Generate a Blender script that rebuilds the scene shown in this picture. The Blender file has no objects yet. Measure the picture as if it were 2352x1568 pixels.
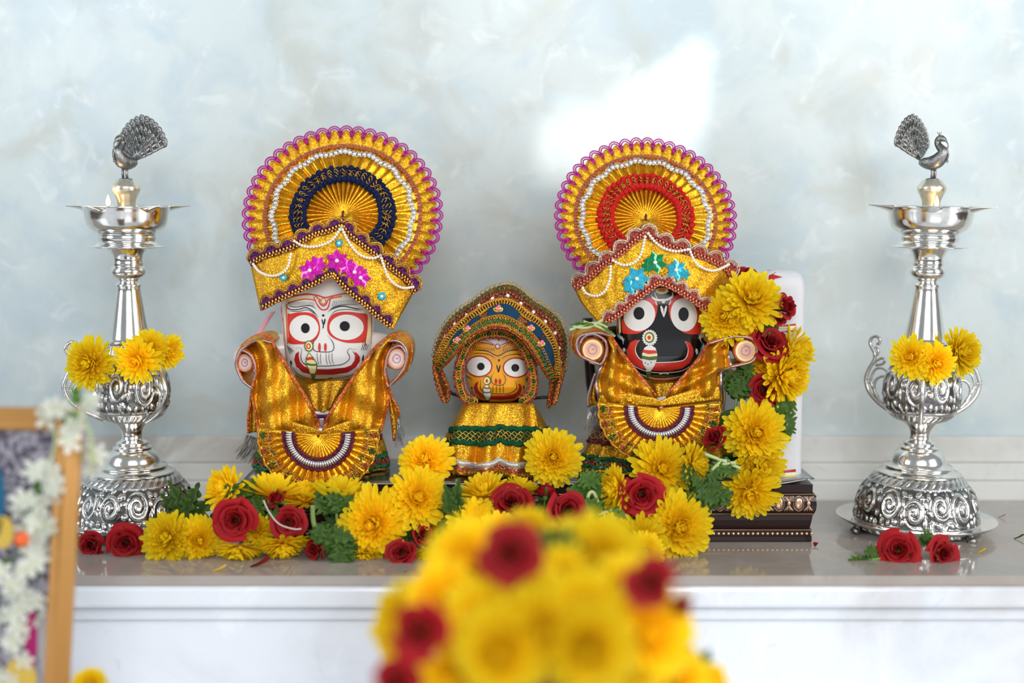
import bpy, bmesh, math, random
from mathutils import Vector, Matrix, Quaternion
from mathutils.geometry import delaunay_2d_cdt
from math import sin, cos, pi, tan, atan2, hypot, radians as R
random.seed(7)
C = bpy.context.scene.collection
SC = bpy.context.scene

# ------------------------------------------------------------ camera / view
F = 2352*50/36; A = R(5.4); D = 0.98; H = 0.2247
cam = bpy.data.cameras.new('camera'); cam.lens = 50; cam.sensor_width = 36
cam.clip_start = 0.01; cam.dof.use_dof = True; cam.dof.focus_distance = 0.958; cam.dof.aperture_fstop = 2.8
co = bpy.data.objects.new('camera', cam); C.objects.link(co)
co.location = (0, -D, H); co.rotation_euler = (pi/2 - A, 0, 0); SC.camera = co
SC.view_settings.view_transform = 'Standard'; SC.view_settings.look = 'None'
SC.view_settings.gamma = 1; SC.view_settings.use_curve_mapping = False
SC.view_settings.exposure = -0.12

def P(px, py, Y=0.0, off=0.0):
    """world point seen at photograph pixel (px,py) on the plane y=Y"""
    x = (px-1176)/F; y = (784-py)/F
    d = Vector((x, cos(A)+y*sin(A), -sin(A)+y*cos(A)))
    t = (Y-off+D)/d.y
    return Vector((0, -D, H)) + d*t
K = 0.0003

# ------------------------------------------------------------ world + lights
w = bpy.data.worlds.new('world'); SC.world = w; w.use_nodes = True
nt = w.node_tree; bg = nt.nodes['Background']
tc = nt.nodes.new('ShaderNodeTexCoord'); sp = nt.nodes.new('ShaderNodeSeparateXYZ')
rp = nt.nodes.new('ShaderNodeValToRGB'); mr = nt.nodes.new('ShaderNodeMapRange')
nt.links.new(tc.outputs['Generated'], sp.inputs[0]); nt.links.new(sp.outputs['Z'], mr.inputs[0])
mr.inputs[1].default_value = -1; mr.inputs[2].default_value = 1
nt.links.new(mr.outputs[0], rp.inputs[0])
rp.color_ramp.elements[0].position = .40; rp.color_ramp.elements[0].color = (.16, .13, .11, 1)
rp.color_ramp.elements[1].position = .60; rp.color_ramp.elements[1].color = (.62, .68, .72, 1)
nt.links.new(rp.outputs[0], bg.inputs[0]); bg.inputs[1].default_value = 0.50

def area(name, loc, target, sx, sy, power, col, spread=None):
    l = bpy.data.lights.new(name, 'AREA'); l.shape = 'RECTANGLE'; l.size = sx; l.size_y = sy
    l.energy = power; l.color = col
    if spread: l.spread = spread
    o = bpy.data.objects.new(name, l); C.objects.link(o); o.location = loc
    o.rotation_euler = (Vector(target)-Vector(loc)).to_track_quat('-Z', 'Y').to_euler()
    return o
area('window_light_right', (1.45, -1.0, .55), (.05, 0, .15), .6, .9, 16, (1, .98, .95))
area('window_light_left', (-1.45, -.8, .62), (-.05, 0, .15), .5, .8, 11.0, (.90, .96, 1))
area('front_fill_light', (.2, -1.9, .80), (0, 0, .1), 1.0, .7, 23, (.98, .99, 1))  # soft fill added above and behind the camera to brighten the faces
def spot(name, loc, tgt, ang, power, blend, rad=.010):
    l = bpy.data.lights.new(name, 'SPOT'); l.energy = power; l.spot_size = ang; l.spot_blend = blend
    l.shadow_soft_size = rad; l.color = (1, .99, .97)
    o = bpy.data.objects.new(name, l); C.objects.link(o); o.location = loc
    o.rotation_euler = (Vector(tgt)-Vector(loc)).to_track_quat('-Z', 'Y').to_euler()
WY = 0.113
sl = Vector((.55, -.75, 1.25))
for i, (x, y, r_) in enumerate(((1290, 290, 66), (1300, 345, 70), (1390, 300, 85), (1400, 350, 80), (1490, 290, 95), (1560, 225, 88), (1590, 150, 52), (1470, 220, 55), (1560, 330, 80))):
    tg = P(x, y, WY); spot('sun_patch', sl, tg, 2*math.atan(r_*K*.92/(tg-sl).length), 52, .25)
# ------------------------------------------------------------ materials
def newmat(name):
    m = bpy.data.materials.new(name); m.use_nodes = True
    return m, m.node_tree, m.node_tree.nodes['Principled BSDF']
def plain(name, col, rough=.5, metal=0, spec=.5, sheen=0, coat=0, bump=None, emit=0, trans=0):
    m, nt, b = newmat(name)
    b.inputs['Base Color'].default_value = (*col, 1); b.inputs['Roughness'].default_value = rough
    b.inputs['Metallic'].default_value = metal; b.inputs['Specular IOR Level'].default_value = spec
    b.inputs['Sheen Weight'].default_value = sheen; b.inputs['Coat Weight'].default_value = coat
    if trans: b.inputs['Transmission Weight'].default_value = trans
    if emit:
        b.inputs['Emission Color'].default_value = (*col, 1); b.inputs['Emission Strength'].default_value = emit
    if bump:
        t = nt.nodes.new('ShaderNodeTexCoord'); n = nt.nodes.new('ShaderNodeTexNoise'); bp = nt.nodes.new('ShaderNodeBump')
        n.inputs['Scale'].default_value = bump[0]; bp.inputs['Strength'].default_value = bump[1]; bp.inputs['Distance'].default_value = bump[2]
        nt.links.new(t.outputs['Object'], n.inputs['Vector']); nt.links.new(n.outputs[0], bp.inputs['Height']); nt.links.new(bp.outputs[0], b.inputs['Normal'])
    return m
def glitter(name, c1, c2, scale=1300, k=.55, metal=.9, rough=.35, c3=None):
    """metallic flake cloth: every voronoi flake has its own normal and tone"""
    m, nt, b = newmat(name); N = nt.nodes; L = nt.links
    t = N.new('ShaderNodeTexCoord'); v = N.new('ShaderNodeTexVoronoi'); v.inputs['Scale'].default_value = scale
    L.new(t.outputs['Object'], v.inputs['Vector'])
    g = N.new('ShaderNodeNewGeometry')
    s = N.new('ShaderNodeVectorMath'); s.operation = 'SUBTRACT'; s.inputs[1].default_value = (.5, .5, .5)
    L.new(v.outputs['Color'], s.inputs[0])
    sc = N.new('ShaderNodeVectorMath'); sc.operation = 'SCALE'; sc.inputs[3].default_value = 2*k; L.new(s.outputs[0], sc.inputs[0])
    ad = N.new('ShaderNodeVectorMath'); ad.operation = 'ADD'; L.new(g.outputs['Normal'], ad.inputs[0]); L.new(sc.outputs[0], ad.inputs[1])
    nm = N.new('ShaderNodeVectorMath'); nm.operation = 'NORMALIZE'; L.new(ad.outputs[0], nm.inputs[0]); L.new(nm.outputs[0], b.inputs['Normal'])
    sep = N.new('ShaderNodeSeparateColor'); L.new(v.outputs['Color'], sep.inputs[0])
    cr = N.new('ShaderNodeValToRGB'); e = cr.color_ramp.elements
    e[0].color = (*c1, 1); e[1].color = (*c2, 1)
    if c3:
        x = e.new(.5); x.color = (*c3, 1); cr.color_ramp.interpolation = 'CONSTANT'
    L.new(sep.outputs[1], cr.inputs[0]); L.new(cr.outputs[0], b.inputs['Base Color'])
    b.inputs['Metallic'].default_value = metal; b.inputs['Roughness'].default_value = rough
    return m
M = {}
M['gold'] = glitter('gold_tissue_cloth', (.56, .25, .012), (.98, .55, .03), 2700, .34, .85, .36)
M['gold_dark'] = glitter('bronze_gold_cloth', (.36, .15, .008), (.95, .55, .04), 2400, .42, .85, .38)
M['gold_lace'] = glitter('gold_lace_thread', (.42, .20, .012), (.95, .55, .09), 2200, .5, .8, .4)
M['gold_pleat'] = glitter('pleated_gold_cloth', (.54, .235, .010), (.98, .54, .028), 2800, .16, .9, .30)
M['magenta'] = glitter('magenta_lurex', (.30, .005, .16), (.75, .03, .42), 2500, .5, .6, .4)
M['purple'] = glitter('purple_glitter', (.05, .006, .05), (.30, .06, .30), 1600, .7, .6, .35)
M['maroon'] = glitter('maroon_cord', (.06, .003, .012), (.22, .02, .05), 1800, .5, .4, .4)
M['redglit'] = glitter('brick_red_glitter', (.22, .02, .015), (.75, .20, .14), 1600, .7, .6, .35)
M['lace_mix'] = glitter('red_gold_lace', (.35, .03, .02), (.85, .5, .12), 1500, .6, .7, .4, c3=(.55, .3, .05))
M['lace_green'] = glitter('green_gold_lace', (.01, .12, .04), (.02, .40, .14), 1500, .6, .6, .35, c3=(.02, .2, .07))
M['crown_cloth'] = glitter('brown_gold_net', (.20, .06, .02), (.70, .42, .14), 1500, .6, .6, .45, c3=(.35, .18, .05))
M['copper_bead'] = plain('copper_bead', (.85, .27, .17), .22, .85)
M['bead_gold'] = plain('gold_bead', (.95, .55, .08), .2, 1)
M['pearl'] = plain('pearl', (.86, .80, .68), .22, 0, .6, coat=.5)
M['pink'] = plain('pink_bead', (.85, .16, .32), .2, 0, .6, coat=.5)
M['bead_lace'] = glitter('champagne_bead_lace', (.50, .30, .20), (.80, .66, .54), 1500, .5, .5, .35)
M['crystal'] = plain('crystal_bead', (.74, .76, .77), .10, .6)
M['silvercord'] = plain('silver_cord', (.42, .34, .38), .3, .85)
M['navy'] = plain('navy_felt', (.006, .013, .06), .9, 0, .2, .0, bump=(2500, .6, .0006))
M['blue_felt'] = plain('blue_felt', (.008, .045, .10), .9, 0, .2, .0, bump=(2500, .6, .0006))
M['redfelt'] = plain('red_felt', (.55, .012, .012), .85, 0, .2, .0, bump=(2500, .6, .0006))
M['greenfelt'] = plain('green_felt', (.004, .075, .03), .85, 0, .2, .0, bump=(2500, .6, .0006))
M['star_m'] = plain('magenta_foil', (.75, .01, .50), .18, .45, coat=.6)
M['star_g'] = plain('green_foil', (.005, .28, .10), .18, .45, coat=.6)
M['star_b'] = plain('turquoise_foil', (.04, .50, .68), .15, .5, coat=.6)
M['teal'] = plain('teal_sequin', (.01, .38, .50), .2, .4, coat=.5)
M['orange_cord'] = glitter('orange_purple_cord', (.50, .10, .02), (.60, .22, .30), 900, .5, .5, .35, c3=(.72, .22, .05))
M['fringe'] = plain('grey_fringe_thread', (.22, .21, .19), .5, .3)
M['goldfringe'] = plain('gold_fringe_thread', (.6, .33, .05), .35, .8)
M['copperfringe'] = glitter('copper_tinsel', (.40, .07, .03), (.85, .28, .2), 1800, .7, .8, .3)
M['p_white'] = plain('white_enamel_paint', (.76, .74, .71), .32, coat=.3)
M['pillar_white'] = plain('chalky_white_paint', (.60, .60, .62), .5, bump=(220, .35, .0008))
M['p_pink'] = plain('pale_pink_paint', (.74, .58, .58), .35)
M['p_red'] = plain('red_enamel_paint', (.62, .03, .018), .35, coat=.25)
M['p_dred'] = plain('crimson_enamel_paint', (.42, .012, .014), .35, coat=.25)
M['p_black'] = plain('black_enamel_paint', (.006, .006, .007), .25, coat=.4)
M['p_cream'] = plain('cream_enamel_paint', (.80, .75, .36), .4)
M['p_green'] = plain('olive_green_paint', (.09, .14, .025), .4)
M['p_orange'] = plain('orange_enamel_paint', (.85, .36, .015), .3, coat=.3)
M['p_peach'] = plain('peach_enamel_paint', (.80, .42, .28), .35)
M['p_oring'] = plain('burnt_orange_paint', (.62, .14, .04), .35)
M['wood'] = plain('dark_mahogany_varnish', (.016, .005, .004), .30, spec=.35, coat=.12)
M['copper'] = plain('antique_copper_gilt', (.86, .56, .40), .25, .9)
M['gilt'] = plain('gilt_line', (.72, .5, .28), .35, .8)
M['sheet'] = plain('steel_sheet', (.42, .44, .46), .16, .95)
M['stem'] = plain('green_stem', (.18, .26, .07), .6)
M['palestem'] = plain('pale_green_stem', (.42, .50, .22), .6)
M['pinkrib'] = plain('pink_ribbon', (.85, .35, .42), .6)
M['blackcord'] = plain('black_cord', (.01, .01, .011), .6)
M['clay'] = plain('terracotta_pot', (.42, .15, .05), .6)
M['frame'] = plain('honey_gold_frame', (.50, .25, .065), .38, .25, coat=.3, bump=(60, .2, .0005))
M['flame'] = plain('flame', (1, .50, .18), .5, emit=6)
M['wick'] = plain('charred_wick', (.02, .012, .01), .9)
M['thread'] = plain('white_thread', (.75, .72, .62), .7)
M['bud_orange'] = plain('orange_blossom', (.85, .13, .02), .6)

def silver(name, relief):
    m, nt, b = newmat(name); N = nt.nodes; L = nt.links
    b.inputs['Metallic'].default_value = 1
    b.inputs['Roughness'].default_value = .13
    b.inputs['Base Color'].default_value = (.86, .84, .80, 1)
    t = N.new('ShaderNodeTexCoord'); n = N.new('ShaderNodeTexNoise'); n.inputs['Scale'].default_value = 70
    L.new(t.outputs['Object'], n.inputs['Vector'])
    r = N.new('ShaderNodeMapRange'); r.inputs[3].default_value = .08; r.inputs[4].default_value = .22
    L.new(n.outputs[0], r.inputs[0]); L.new(r.outputs[0], b.inputs['Roughness'])
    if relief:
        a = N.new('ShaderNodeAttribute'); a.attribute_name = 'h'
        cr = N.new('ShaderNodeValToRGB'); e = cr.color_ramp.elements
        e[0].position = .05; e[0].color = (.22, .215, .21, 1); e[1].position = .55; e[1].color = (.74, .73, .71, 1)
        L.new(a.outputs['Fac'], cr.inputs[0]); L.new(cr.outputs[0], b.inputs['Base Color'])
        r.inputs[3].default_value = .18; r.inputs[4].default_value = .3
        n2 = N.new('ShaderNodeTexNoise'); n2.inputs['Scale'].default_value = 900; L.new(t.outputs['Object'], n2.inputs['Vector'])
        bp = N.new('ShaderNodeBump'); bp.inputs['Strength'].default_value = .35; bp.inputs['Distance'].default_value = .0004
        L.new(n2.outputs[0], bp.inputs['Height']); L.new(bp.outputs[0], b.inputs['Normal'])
    return m
M['silver'] = silver('polished_silver', False)
M['relief'] = silver('oxidised_embossed_silver', True)
M['darksilver'] = plain('tarnished_silver', (.30, .30, .29), .3, 1, bump=(1500, .6, .0005))
M['brass'] = plain('pale_brass', (.78, .73, .60), .25, .9)

def marble(name, base, tint_a, tint_b, vein, scale, rough, amt_a=.5, amt_b=.5):
    m, nt, b = newmat(name); N = nt.nodes; L = nt.links
    t = N.new('ShaderNodeTexCoord')
    def noise(s, det, dist, lo, hi):
        n = N.new('ShaderNodeTexNoise'); n.inputs['Scale'].default_value = s; n.inputs['Detail'].default_value = det
        n.inputs['Distortion'].default_value = dist; n.inputs['Roughness'].default_value = .6
        L.new(t.outputs['Object'], n.inputs['Vector'])
        r = N.new('ShaderNodeMapRange'); r.interpolation_type = 'SMOOTHSTEP'; r.inputs[1].default_value = lo; r.inputs[2].default_value = hi
        L.new(n.outputs[0], r.inputs[0]); return r.outputs[0]
    def mix(f, a, bcol, amt=1):
        mx = N.new('ShaderNodeMix'); mx.data_type = 'RGBA'
        mu = N.new('ShaderNodeMath'); mu.operation = 'MULTIPLY'; mu.inputs[1].default_value = amt; L.new(f, mu.inputs[0])
        L.new(mu.outputs[0], mx.inputs[0])
        if isinstance(a, tuple): mx.inputs[6].default_value = (*a, 1)
        else: L.new(a, mx.inputs[6])
        mx.inputs[7].default_value = (*bcol, 1); return mx.outputs[2]
    c = mix(noise(scale, 6, .6, .42, .68), base, tint_a, amt_a)
    c = mix(noise(scale*.63+3, 7, 1.0, .48, .72), c, tint_b, amt_b)
    c = mix(noise(scale*1.7, 8, 1.4, .56, .70), c, vein, .55)
    c = mix(noise(scale*5.1, 6, 2.0, .60, .74), c, tint_a, amt_a*.5)
    L.new(c, b.inputs['Base Color']); b.inputs['Roughness'].default_value = rough
    b.inputs['Specular IOR Level'].default_value = .5
    return m
M['wall'] = marble('pale_blue_marble', (.65, .72, .725), (.48, .60, .665), (.54, .555, .50), (.78, .83, .84), 17, .38, .65, .6)
M['shelf'] = marble('polished_beige_marble', (.37, .33, .30), (.29, .23, .19), (.42, .39, .36), (.47, .42, .37), 9, .08)
M['riser'] = marble('white_marble_riser', (.74, .77, .82), (.54, .55, .58), (.62, .57, .51), (.86, .88, .92), 7, .14, .7, .5)
M['skirting'] = marble('cream_marble_skirting', (.64, .65, .63), (.46, .42, .37), (.46, .42, .37), (.80, .82, .82), 7, .2, .7, .6)

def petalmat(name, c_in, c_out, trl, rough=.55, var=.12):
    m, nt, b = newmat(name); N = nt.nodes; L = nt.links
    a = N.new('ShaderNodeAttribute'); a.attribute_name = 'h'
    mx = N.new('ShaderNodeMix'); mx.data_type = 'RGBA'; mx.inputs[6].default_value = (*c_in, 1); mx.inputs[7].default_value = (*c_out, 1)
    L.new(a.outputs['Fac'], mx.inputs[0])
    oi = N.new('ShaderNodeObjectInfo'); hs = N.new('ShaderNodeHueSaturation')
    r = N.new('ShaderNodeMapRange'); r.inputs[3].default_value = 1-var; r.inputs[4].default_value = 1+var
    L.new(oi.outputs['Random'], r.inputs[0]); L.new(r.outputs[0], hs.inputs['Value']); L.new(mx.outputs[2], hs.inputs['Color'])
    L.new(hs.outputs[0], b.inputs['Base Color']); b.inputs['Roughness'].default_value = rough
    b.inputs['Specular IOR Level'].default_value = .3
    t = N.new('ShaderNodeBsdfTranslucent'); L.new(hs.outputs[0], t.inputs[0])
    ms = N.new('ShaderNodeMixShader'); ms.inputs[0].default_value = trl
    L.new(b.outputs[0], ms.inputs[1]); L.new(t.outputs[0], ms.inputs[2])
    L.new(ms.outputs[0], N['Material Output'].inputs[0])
    return m
M['chrys'] = petalmat('yellow_petals', (1.0, .62, .0), (1.0, .82, .02), .44)
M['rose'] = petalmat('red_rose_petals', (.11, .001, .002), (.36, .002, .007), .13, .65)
M['leaf'] = petalmat('green_leaves', (.03, .08, .008), (.085, .18, .022), .2, .55, .35)
M['jasmine'] = petalmat('white_jasmine_petals', (.70, .72, .50), (.84, .86, .82), .3)

# picture inside the frame: grey ornament with soft patches
def picmat():
    m, nt, b = newmat('printed_picture'); N = nt.nodes; L = nt.links
    t = N.new('ShaderNodeTexCoord')
    v = N.new('ShaderNodeTexWave'); v.wave_type = 'RINGS'; v.inputs['Scale'].default_value = 14; v.inputs['Distortion'].default_value = 22
    v.inputs['Detail'].default_value = 6; v.inputs['Detail Scale'].default_value = 5; L.new(t.outputs['Object'], v.inputs['Vector'])
    cr = N.new('ShaderNodeValToRGB'); e = cr.color_ramp.elements; e[0].position = .35; e[0].color = (.075, .06, .085, 1); e[1].position = .8; e[1].color = (.30, .29, .33, 1)
    L.new(v.outputs[0], cr.inputs[0]); L.new(cr.outputs[0], b.inputs['Base Color']); b.inputs['Roughness'].default_value = .25
    return m
M['picture'] = picmat()
M['pic_yellow'] = plain('printed_yellow', (.62, .42, .07), .3); M['pic_blue'] = plain('printed_blue', (.01, .10, .20), .3)
M['pic_pink'] = plain('printed_magenta', (.36, .01, .12), .3); M['pic_grey'] = plain('printed_grey', (.36, .35, .36), .3)

# ------------------------------------------------------------ mesh builder
class MB:
    def __init__(s): s.v = []; s.f = []; s.a = []; s.m = []; s.mi = 0
    def add(s, vs, fs, at=None):
        o = len(s.v); s.v += [Vector(p) for p in vs]; s.f += [tuple(i+o for i in f) for f in fs]
        s.a += list(at) if at is not None else [1.0]*len(vs); s.m += [s.mi]*len(fs); return s
    def grid(s, rows, cu=False, cv=False, at=None):
        nr = len(rows); nc = len(rows[0]); vs = [p for r in rows for p in r]; fs = []
        for i in range(nr if cv else nr-1):
            for j in range(nc if cu else nc-1):
                a = i*nc+j; b = i*nc+(j+1) % nc; i2 = (i+1) % nr
                fs.append((a, b, i2*nc+(j+1) % nc, i2*nc+j))
        return s.add(vs, fs, [x for r in at for x in r] if at else None)
    def tube(s, pts, r, n=6, closed=False, caps=True):
        pts = [Vector(p) for p in pts]; L = len(pts); rows = []
        up = None
        for i, p in enumerate(pts):
            if closed: t = pts[(i+1) % L]-pts[i-1]
            else: t = pts[min(i+1, L-1)]-pts[max(i-1, 0)]
            if t.length < 1e-9: t = Vector((0, 0, 1))
            t.normalize()
            if up is None:
                up = Vector((0, -1, 0)) if abs(t.y) < .9 else Vector((0, 0, 1))
            up = (up - t*up.dot(t))
            if up.length < 1e-6: up = t.orthogonal()
            up.normalize()
            sd = t.cross(up); rr = r(i/(L-1 if L > 1 else 1)) if callable(r) else r
            rows.append([p+(up*cos(2*pi*k/n)+sd*sin(2*pi*k/n))*rr for k in range(n)])
        s.grid(rows, cu=True, cv=closed)
        if caps and not closed:
            o = len(s.v)-n*L
            s.f.append(tuple(o+k for k in range(n))[::-1]); s.f.append(tuple(o+(L-1)*n+k for k in range(n))); s.m += [s.mi]*2
        return s
    def ball(s, c, r, n=8, m=6, sc=(1, 1, 1)):
        c = Vector(c); rows = []
        for i in range(m+1):
            th = pi*i/m
            rows.append([c+Vector((r*sc[0]*sin(th)*cos(2*pi*j/n), r*sc[1]*sin(th)*sin(2*pi*j/n), r*sc[2]*cos(th))) for j in range(n)])
        return s.grid(rows, cu=True)
    def box(s, a, b):
        x0, y0, z0 = a; x1, y1, z1 = b
        return s.add([(x0, y0, z0), (x1, y0, z0), (x1, y1, z0), (x0, y1, z0), (x0, y0, z1), (x1, y0, z1), (x1, y1, z1), (x0, y1, z1)],
                     [(0, 3, 2, 1), (4, 5, 6, 7), (0, 1, 5, 4), (1, 2, 6, 5), (2, 3, 7, 6), (3, 0, 4, 7)])
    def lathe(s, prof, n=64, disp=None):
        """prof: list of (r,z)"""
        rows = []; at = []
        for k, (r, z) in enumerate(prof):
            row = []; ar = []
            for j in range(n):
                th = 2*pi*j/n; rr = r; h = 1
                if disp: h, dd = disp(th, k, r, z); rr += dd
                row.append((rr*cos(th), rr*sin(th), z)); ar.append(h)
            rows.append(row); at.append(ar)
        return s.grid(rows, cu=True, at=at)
    def build(s, name, mats, parent=None, smooth=True, thick=0, origin=None, bevel=0, subsurf=0, toff=-1):
        if not isinstance(mats, (list, tuple)): mats = [mats]
        org = Vector(origin) if origin is not None else Vector((0, 0, 0))
        base = ORG.get(parent.name, Vector((0, 0, 0))) if parent else Vector((0, 0, 0))
        me = bpy.data.meshes.new(name)
        me.from_pydata([tuple(v-(org if not parent else base)) for v in s.v], [], s.f)
        for m in mats: me.materials.append(M[m] if isinstance(m, str) else m)
        at = me.attributes.new('h', 'FLOAT', 'POINT'); at.data.foreach_set('value', s.a)
        me.polygons.foreach_set('material_index', s.m)
        if smooth: me.polygons.foreach_set('use_smooth', [True]*len(me.polygons))
        me.update()
        o = bpy.data.objects.new(name, me); C.objects.link(o)
        if parent: o.parent = parent; ORG[o.name] = base
        else: o.location = org; ORG[o.name] = org
        if thick:
            md = o.modifiers.new('thickness', 'SOLIDIFY'); md.thickness = thick; md.offset = toff
        if bevel:
            md = o.modifiers.new('bevel', 'BEVEL'); md.width = bevel; md.segments = 2; md.limit_method = 'ANGLE'
        if subsurf:
            md = o.modifiers.new('sub', 'SUBSURF'); md.levels = subsurf; md.render_levels = subsurf
        return o
ORG = {}
def tag(o, label, cat, group=None, kind=None):
    if label: o['label'] = label
    if cat: o['category'] = cat
    if group: o['group'] = group
    if kind: o['kind'] = kind
    return o
def thing(name, label, cat, loc=(0, 0, 0), group=None):
    o = bpy.data.objects.new(name, None); C.objects.link(o); o.location = loc; o.empty_display_size = .02
    ORG[o.name] = Vector(loc); tag(o, label, cat, group); return o

# ------------------------------------------------------------ 2-D curve helpers
def cr(pts, n=8, closed=False):
    """catmull-rom through 2-D/3-D points"""
    P_ = [Vector(p) for p in pts]; L = len(P_); out = []
    for i in range(L if closed else L-1):
        if closed: a, b, c, d = P_[i-1], P_[i], P_[(i+1) % L], P_[(i+2) % L]
        else: a, b, c, d = P_[max(i-1, 0)], P_[i], P_[i+1], P_[min(i+2, L-1)]
        for k in range(n):
            t = k/n
            out.append(.5*((2*b)+(c-a)*t+(2*a-5*b+4*c-d)*t*t+(3*b-a-3*c+d)*t**3))
    if not closed: out.append(P_[-1])
    return out
def resample(pts, n):
    pts = [Vector(p) for p in pts]; L = [0]
    for a, b in zip(pts, pts[1:]): L.append(L[-1]+(b-a).length)
    out = []; j = 0
    for i in range(n):
        s = L[-1]*i/(n-1)
        while j < len(L)-2 and L[j+1] < s: j += 1
        d = L[j+1]-L[j]; t = (s-L[j])/d if d > 0 else 0
        out.append(pts[j].lerp(pts[j+1], min(max(t, 0), 1)))
    return out
def plen(pts): return sum((Vector(b)-Vector(a)).length for a, b in zip(pts, pts[1:]))
def interp(tab, y):
    if y <= tab[0][0]: return tab[0][1:]
    for a, b in zip(tab, tab[1:]):
        if y <= b[0]:
            t = (y-a[0])/(b[0]-a[0]); return tuple(p+(q-p)*t for p, q in zip(a[1:], b[1:]))
    return tab[-1][1:]
def sstep(a, b, x):
    t = min(max((x-a)/(b-a), 0), 1); return t*t*(3-2*t)
def zf(s, ox, oy): return lambda x, y: (ox+x*s, oy+y*s)

# ============================================================ SETTING
mb = MB(); mb.box((-1.1, WY, -.3), (1.1, WY+.03, 1.0)); o = mb.build('wall_back', 'wall'); tag(o, 'pale blue-grey mottled marble wall behind the altar', 'wall', kind='structure')
mb = MB(); z0 = P(1176, 1006, WY-.012).z; yb = P(1176, 1148, .0997).y
mb.box((-1.1, yb, -.002), (1.1, WY, z0*.30)); mb.box((-1.1, yb+.004, z0*.30), (1.1, WY, z0*.58)); mb.box((-1.1, yb+.008, z0*.58), (1.1, WY, z0))
o = mb.build('baseboard_back', 'skirting', bevel=.0012, smooth=False); tag(o, 'stepped cream marble skirting along the foot of the wall', 'skirting', kind='structure')
YF = -.1266
sh = thing('marble_altar_shelf', 'polished marble altar shelf with white moulded front carrying the idols and lamps', 'shelf', (0, -.01, -.03))
mb = MB(); mb.box((-1.1, YF, -.006), (1.1, WY, 0)); mb.build('shelf_top', 'shelf', sh, smooth=False)
zm = P(1176, 1398, YF-.004).z; zg = P(1176, 1412, YF).z
mb = MB(); mb.box((-1.1, YF-.004, zm), (1.1, -.02, -.0062)); mb.build('front_moulding', 'riser', sh, smooth=False, bevel=.0025)
zl = P(1176, 1430, YF).z
mb = MB(); mb.box((-1.1, YF+.004, zl), (1.1, -.02, zm)); mb.build('lower_moulding', 'riser', sh, smooth=False, bevel=.002)
mb = MB(); mb.box((-1.1, YF+.008, -.3), (1.1, -.02, zl)); mb.build('riser', 'riser', sh, smooth=False)
FZ = -.075
mb = MB(); mb.box((-1.1, -1.4, FZ-.05), (1.1, YF+.008, FZ)); o = mb.build('floor', 'riser', smooth=False); tag(o, 'pale marble ledge in front of the altar shelf', 'ledge', kind='structure')

# ============================================================ PLINTH
PX0 = P(545, 1243, -.039).x; PX1 = P(1868, 1243, -.039).x; PY0 = -.039; PY1 = .060
prof = [(1113, -3), (1131, -3), (1133, -1), (1137, -1), (1140, 2), (1150, 4.5), (1160, 5), (1170, 4), (1178, 1), (1181, 1), (1183, -2), (1195, -3.5), (1208, -6), (1216, -8), (1218, -4), (1221, -4), (1222, -6), (1231, -6), (1232, -3), (1243, -3)]
def prect(o, z):
    o *= K
    return [(PX0-o, PY0-o, z), (PX1+o, PY0-o, z), (PX1+o, PY1+o, z), (PX0-o, PY1+o, z)]
def pz(py): return max(P(1500, py, PY0).z, .0003)
PT = pz(1113)
pl = thing('carved_wooden_plinth', 'long dark mahogany plinth with gilt beading under the three idols', 'plinth', (0, 0, 0))
mb = MB(); mb.grid([prect(o_, pz(y_)) for y_, o_ in prof], cu=True)
n = len(mb.v); mb.add(prect(-3, PT), [(0, 1, 2, 3)]); mb.add(prect(-3, .0003), [(3, 2, 1, 0)])
mb.build('plinth_body', 'wood', pl, smooth=False)
mb = MB(); zc = pz(1155); x = PX1-.004; k = 0
def motif_x(mb, x, face):
    def T(a, z, out): return Vector((x+a, PY0-5*K-out, z)) if face == 0 else Vector((PX1+5*K+out, x+a, z))
    return T
for face in (0, 1):
    x = (PX1-.004) if face == 0 else PY0+.004; k = 0
    while (x > PX0 if face == 0 else x < PY1):
        T = motif_x(mb, x, face)
        if k % 2:
            sc_ = (1, .35, 1) if face == 0 else (.35, 1, 1)
            mb.ball(T(0, zc, .0003), 13*K, 12, 8, (.72*sc_[0], .72*sc_[1] if face == 0 else .72, 1.05))
            pts = [T(11.5*K*cos(a), zc+17*K*sin(a), .0001) for a in [2*pi*i/20 for i in range(20)]]
            mb.tube(pts, .8*K, 4, closed=True)
        else:
            mb.ball(T(0, zc, .0004), 4.5*K, 8, 6, (1, .5, 1.3) if face == 0 else (.5, 1, 1.3))
            for sg in (-1, 1):
                for q in (3, 7, 11):
                    pts = [T(sg*q*K*(abs(t)**1.6), zc+t*17*K, .0001) for t in [-1+2*i/12 for i in range(13)]]
                    mb.tube(pts, .9*K, 4)
        x += -22*K if face == 0 else 22*K; k += 1
mb.build('ornament_band', 'copper', pl)
mb = MB(); zc = pz(1226.5)
x = PX1-.001
while x > PX0:
    mb.ball((x, PY0+6*K, zc), 4.4*K, 6, 4, (1, 1, .95)); x -= 11*K
y = PY0+.004
while y < PY1:
    mb.ball((PX1-6*K, y, zc), 4.4*K, 6, 4, (1, 1, .95)); y += 11*K
mb.build('bead_row', 'copper', pl)
mb = MB()
for py_, oo in ((1135, -.5), (1180, 1.5), (1217.5, -3.5)):
    mb.tube(prect(oo, pz(py_)), .9*K, 4, closed=True)
mb.build('gilt_line', 'gilt', pl)
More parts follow.
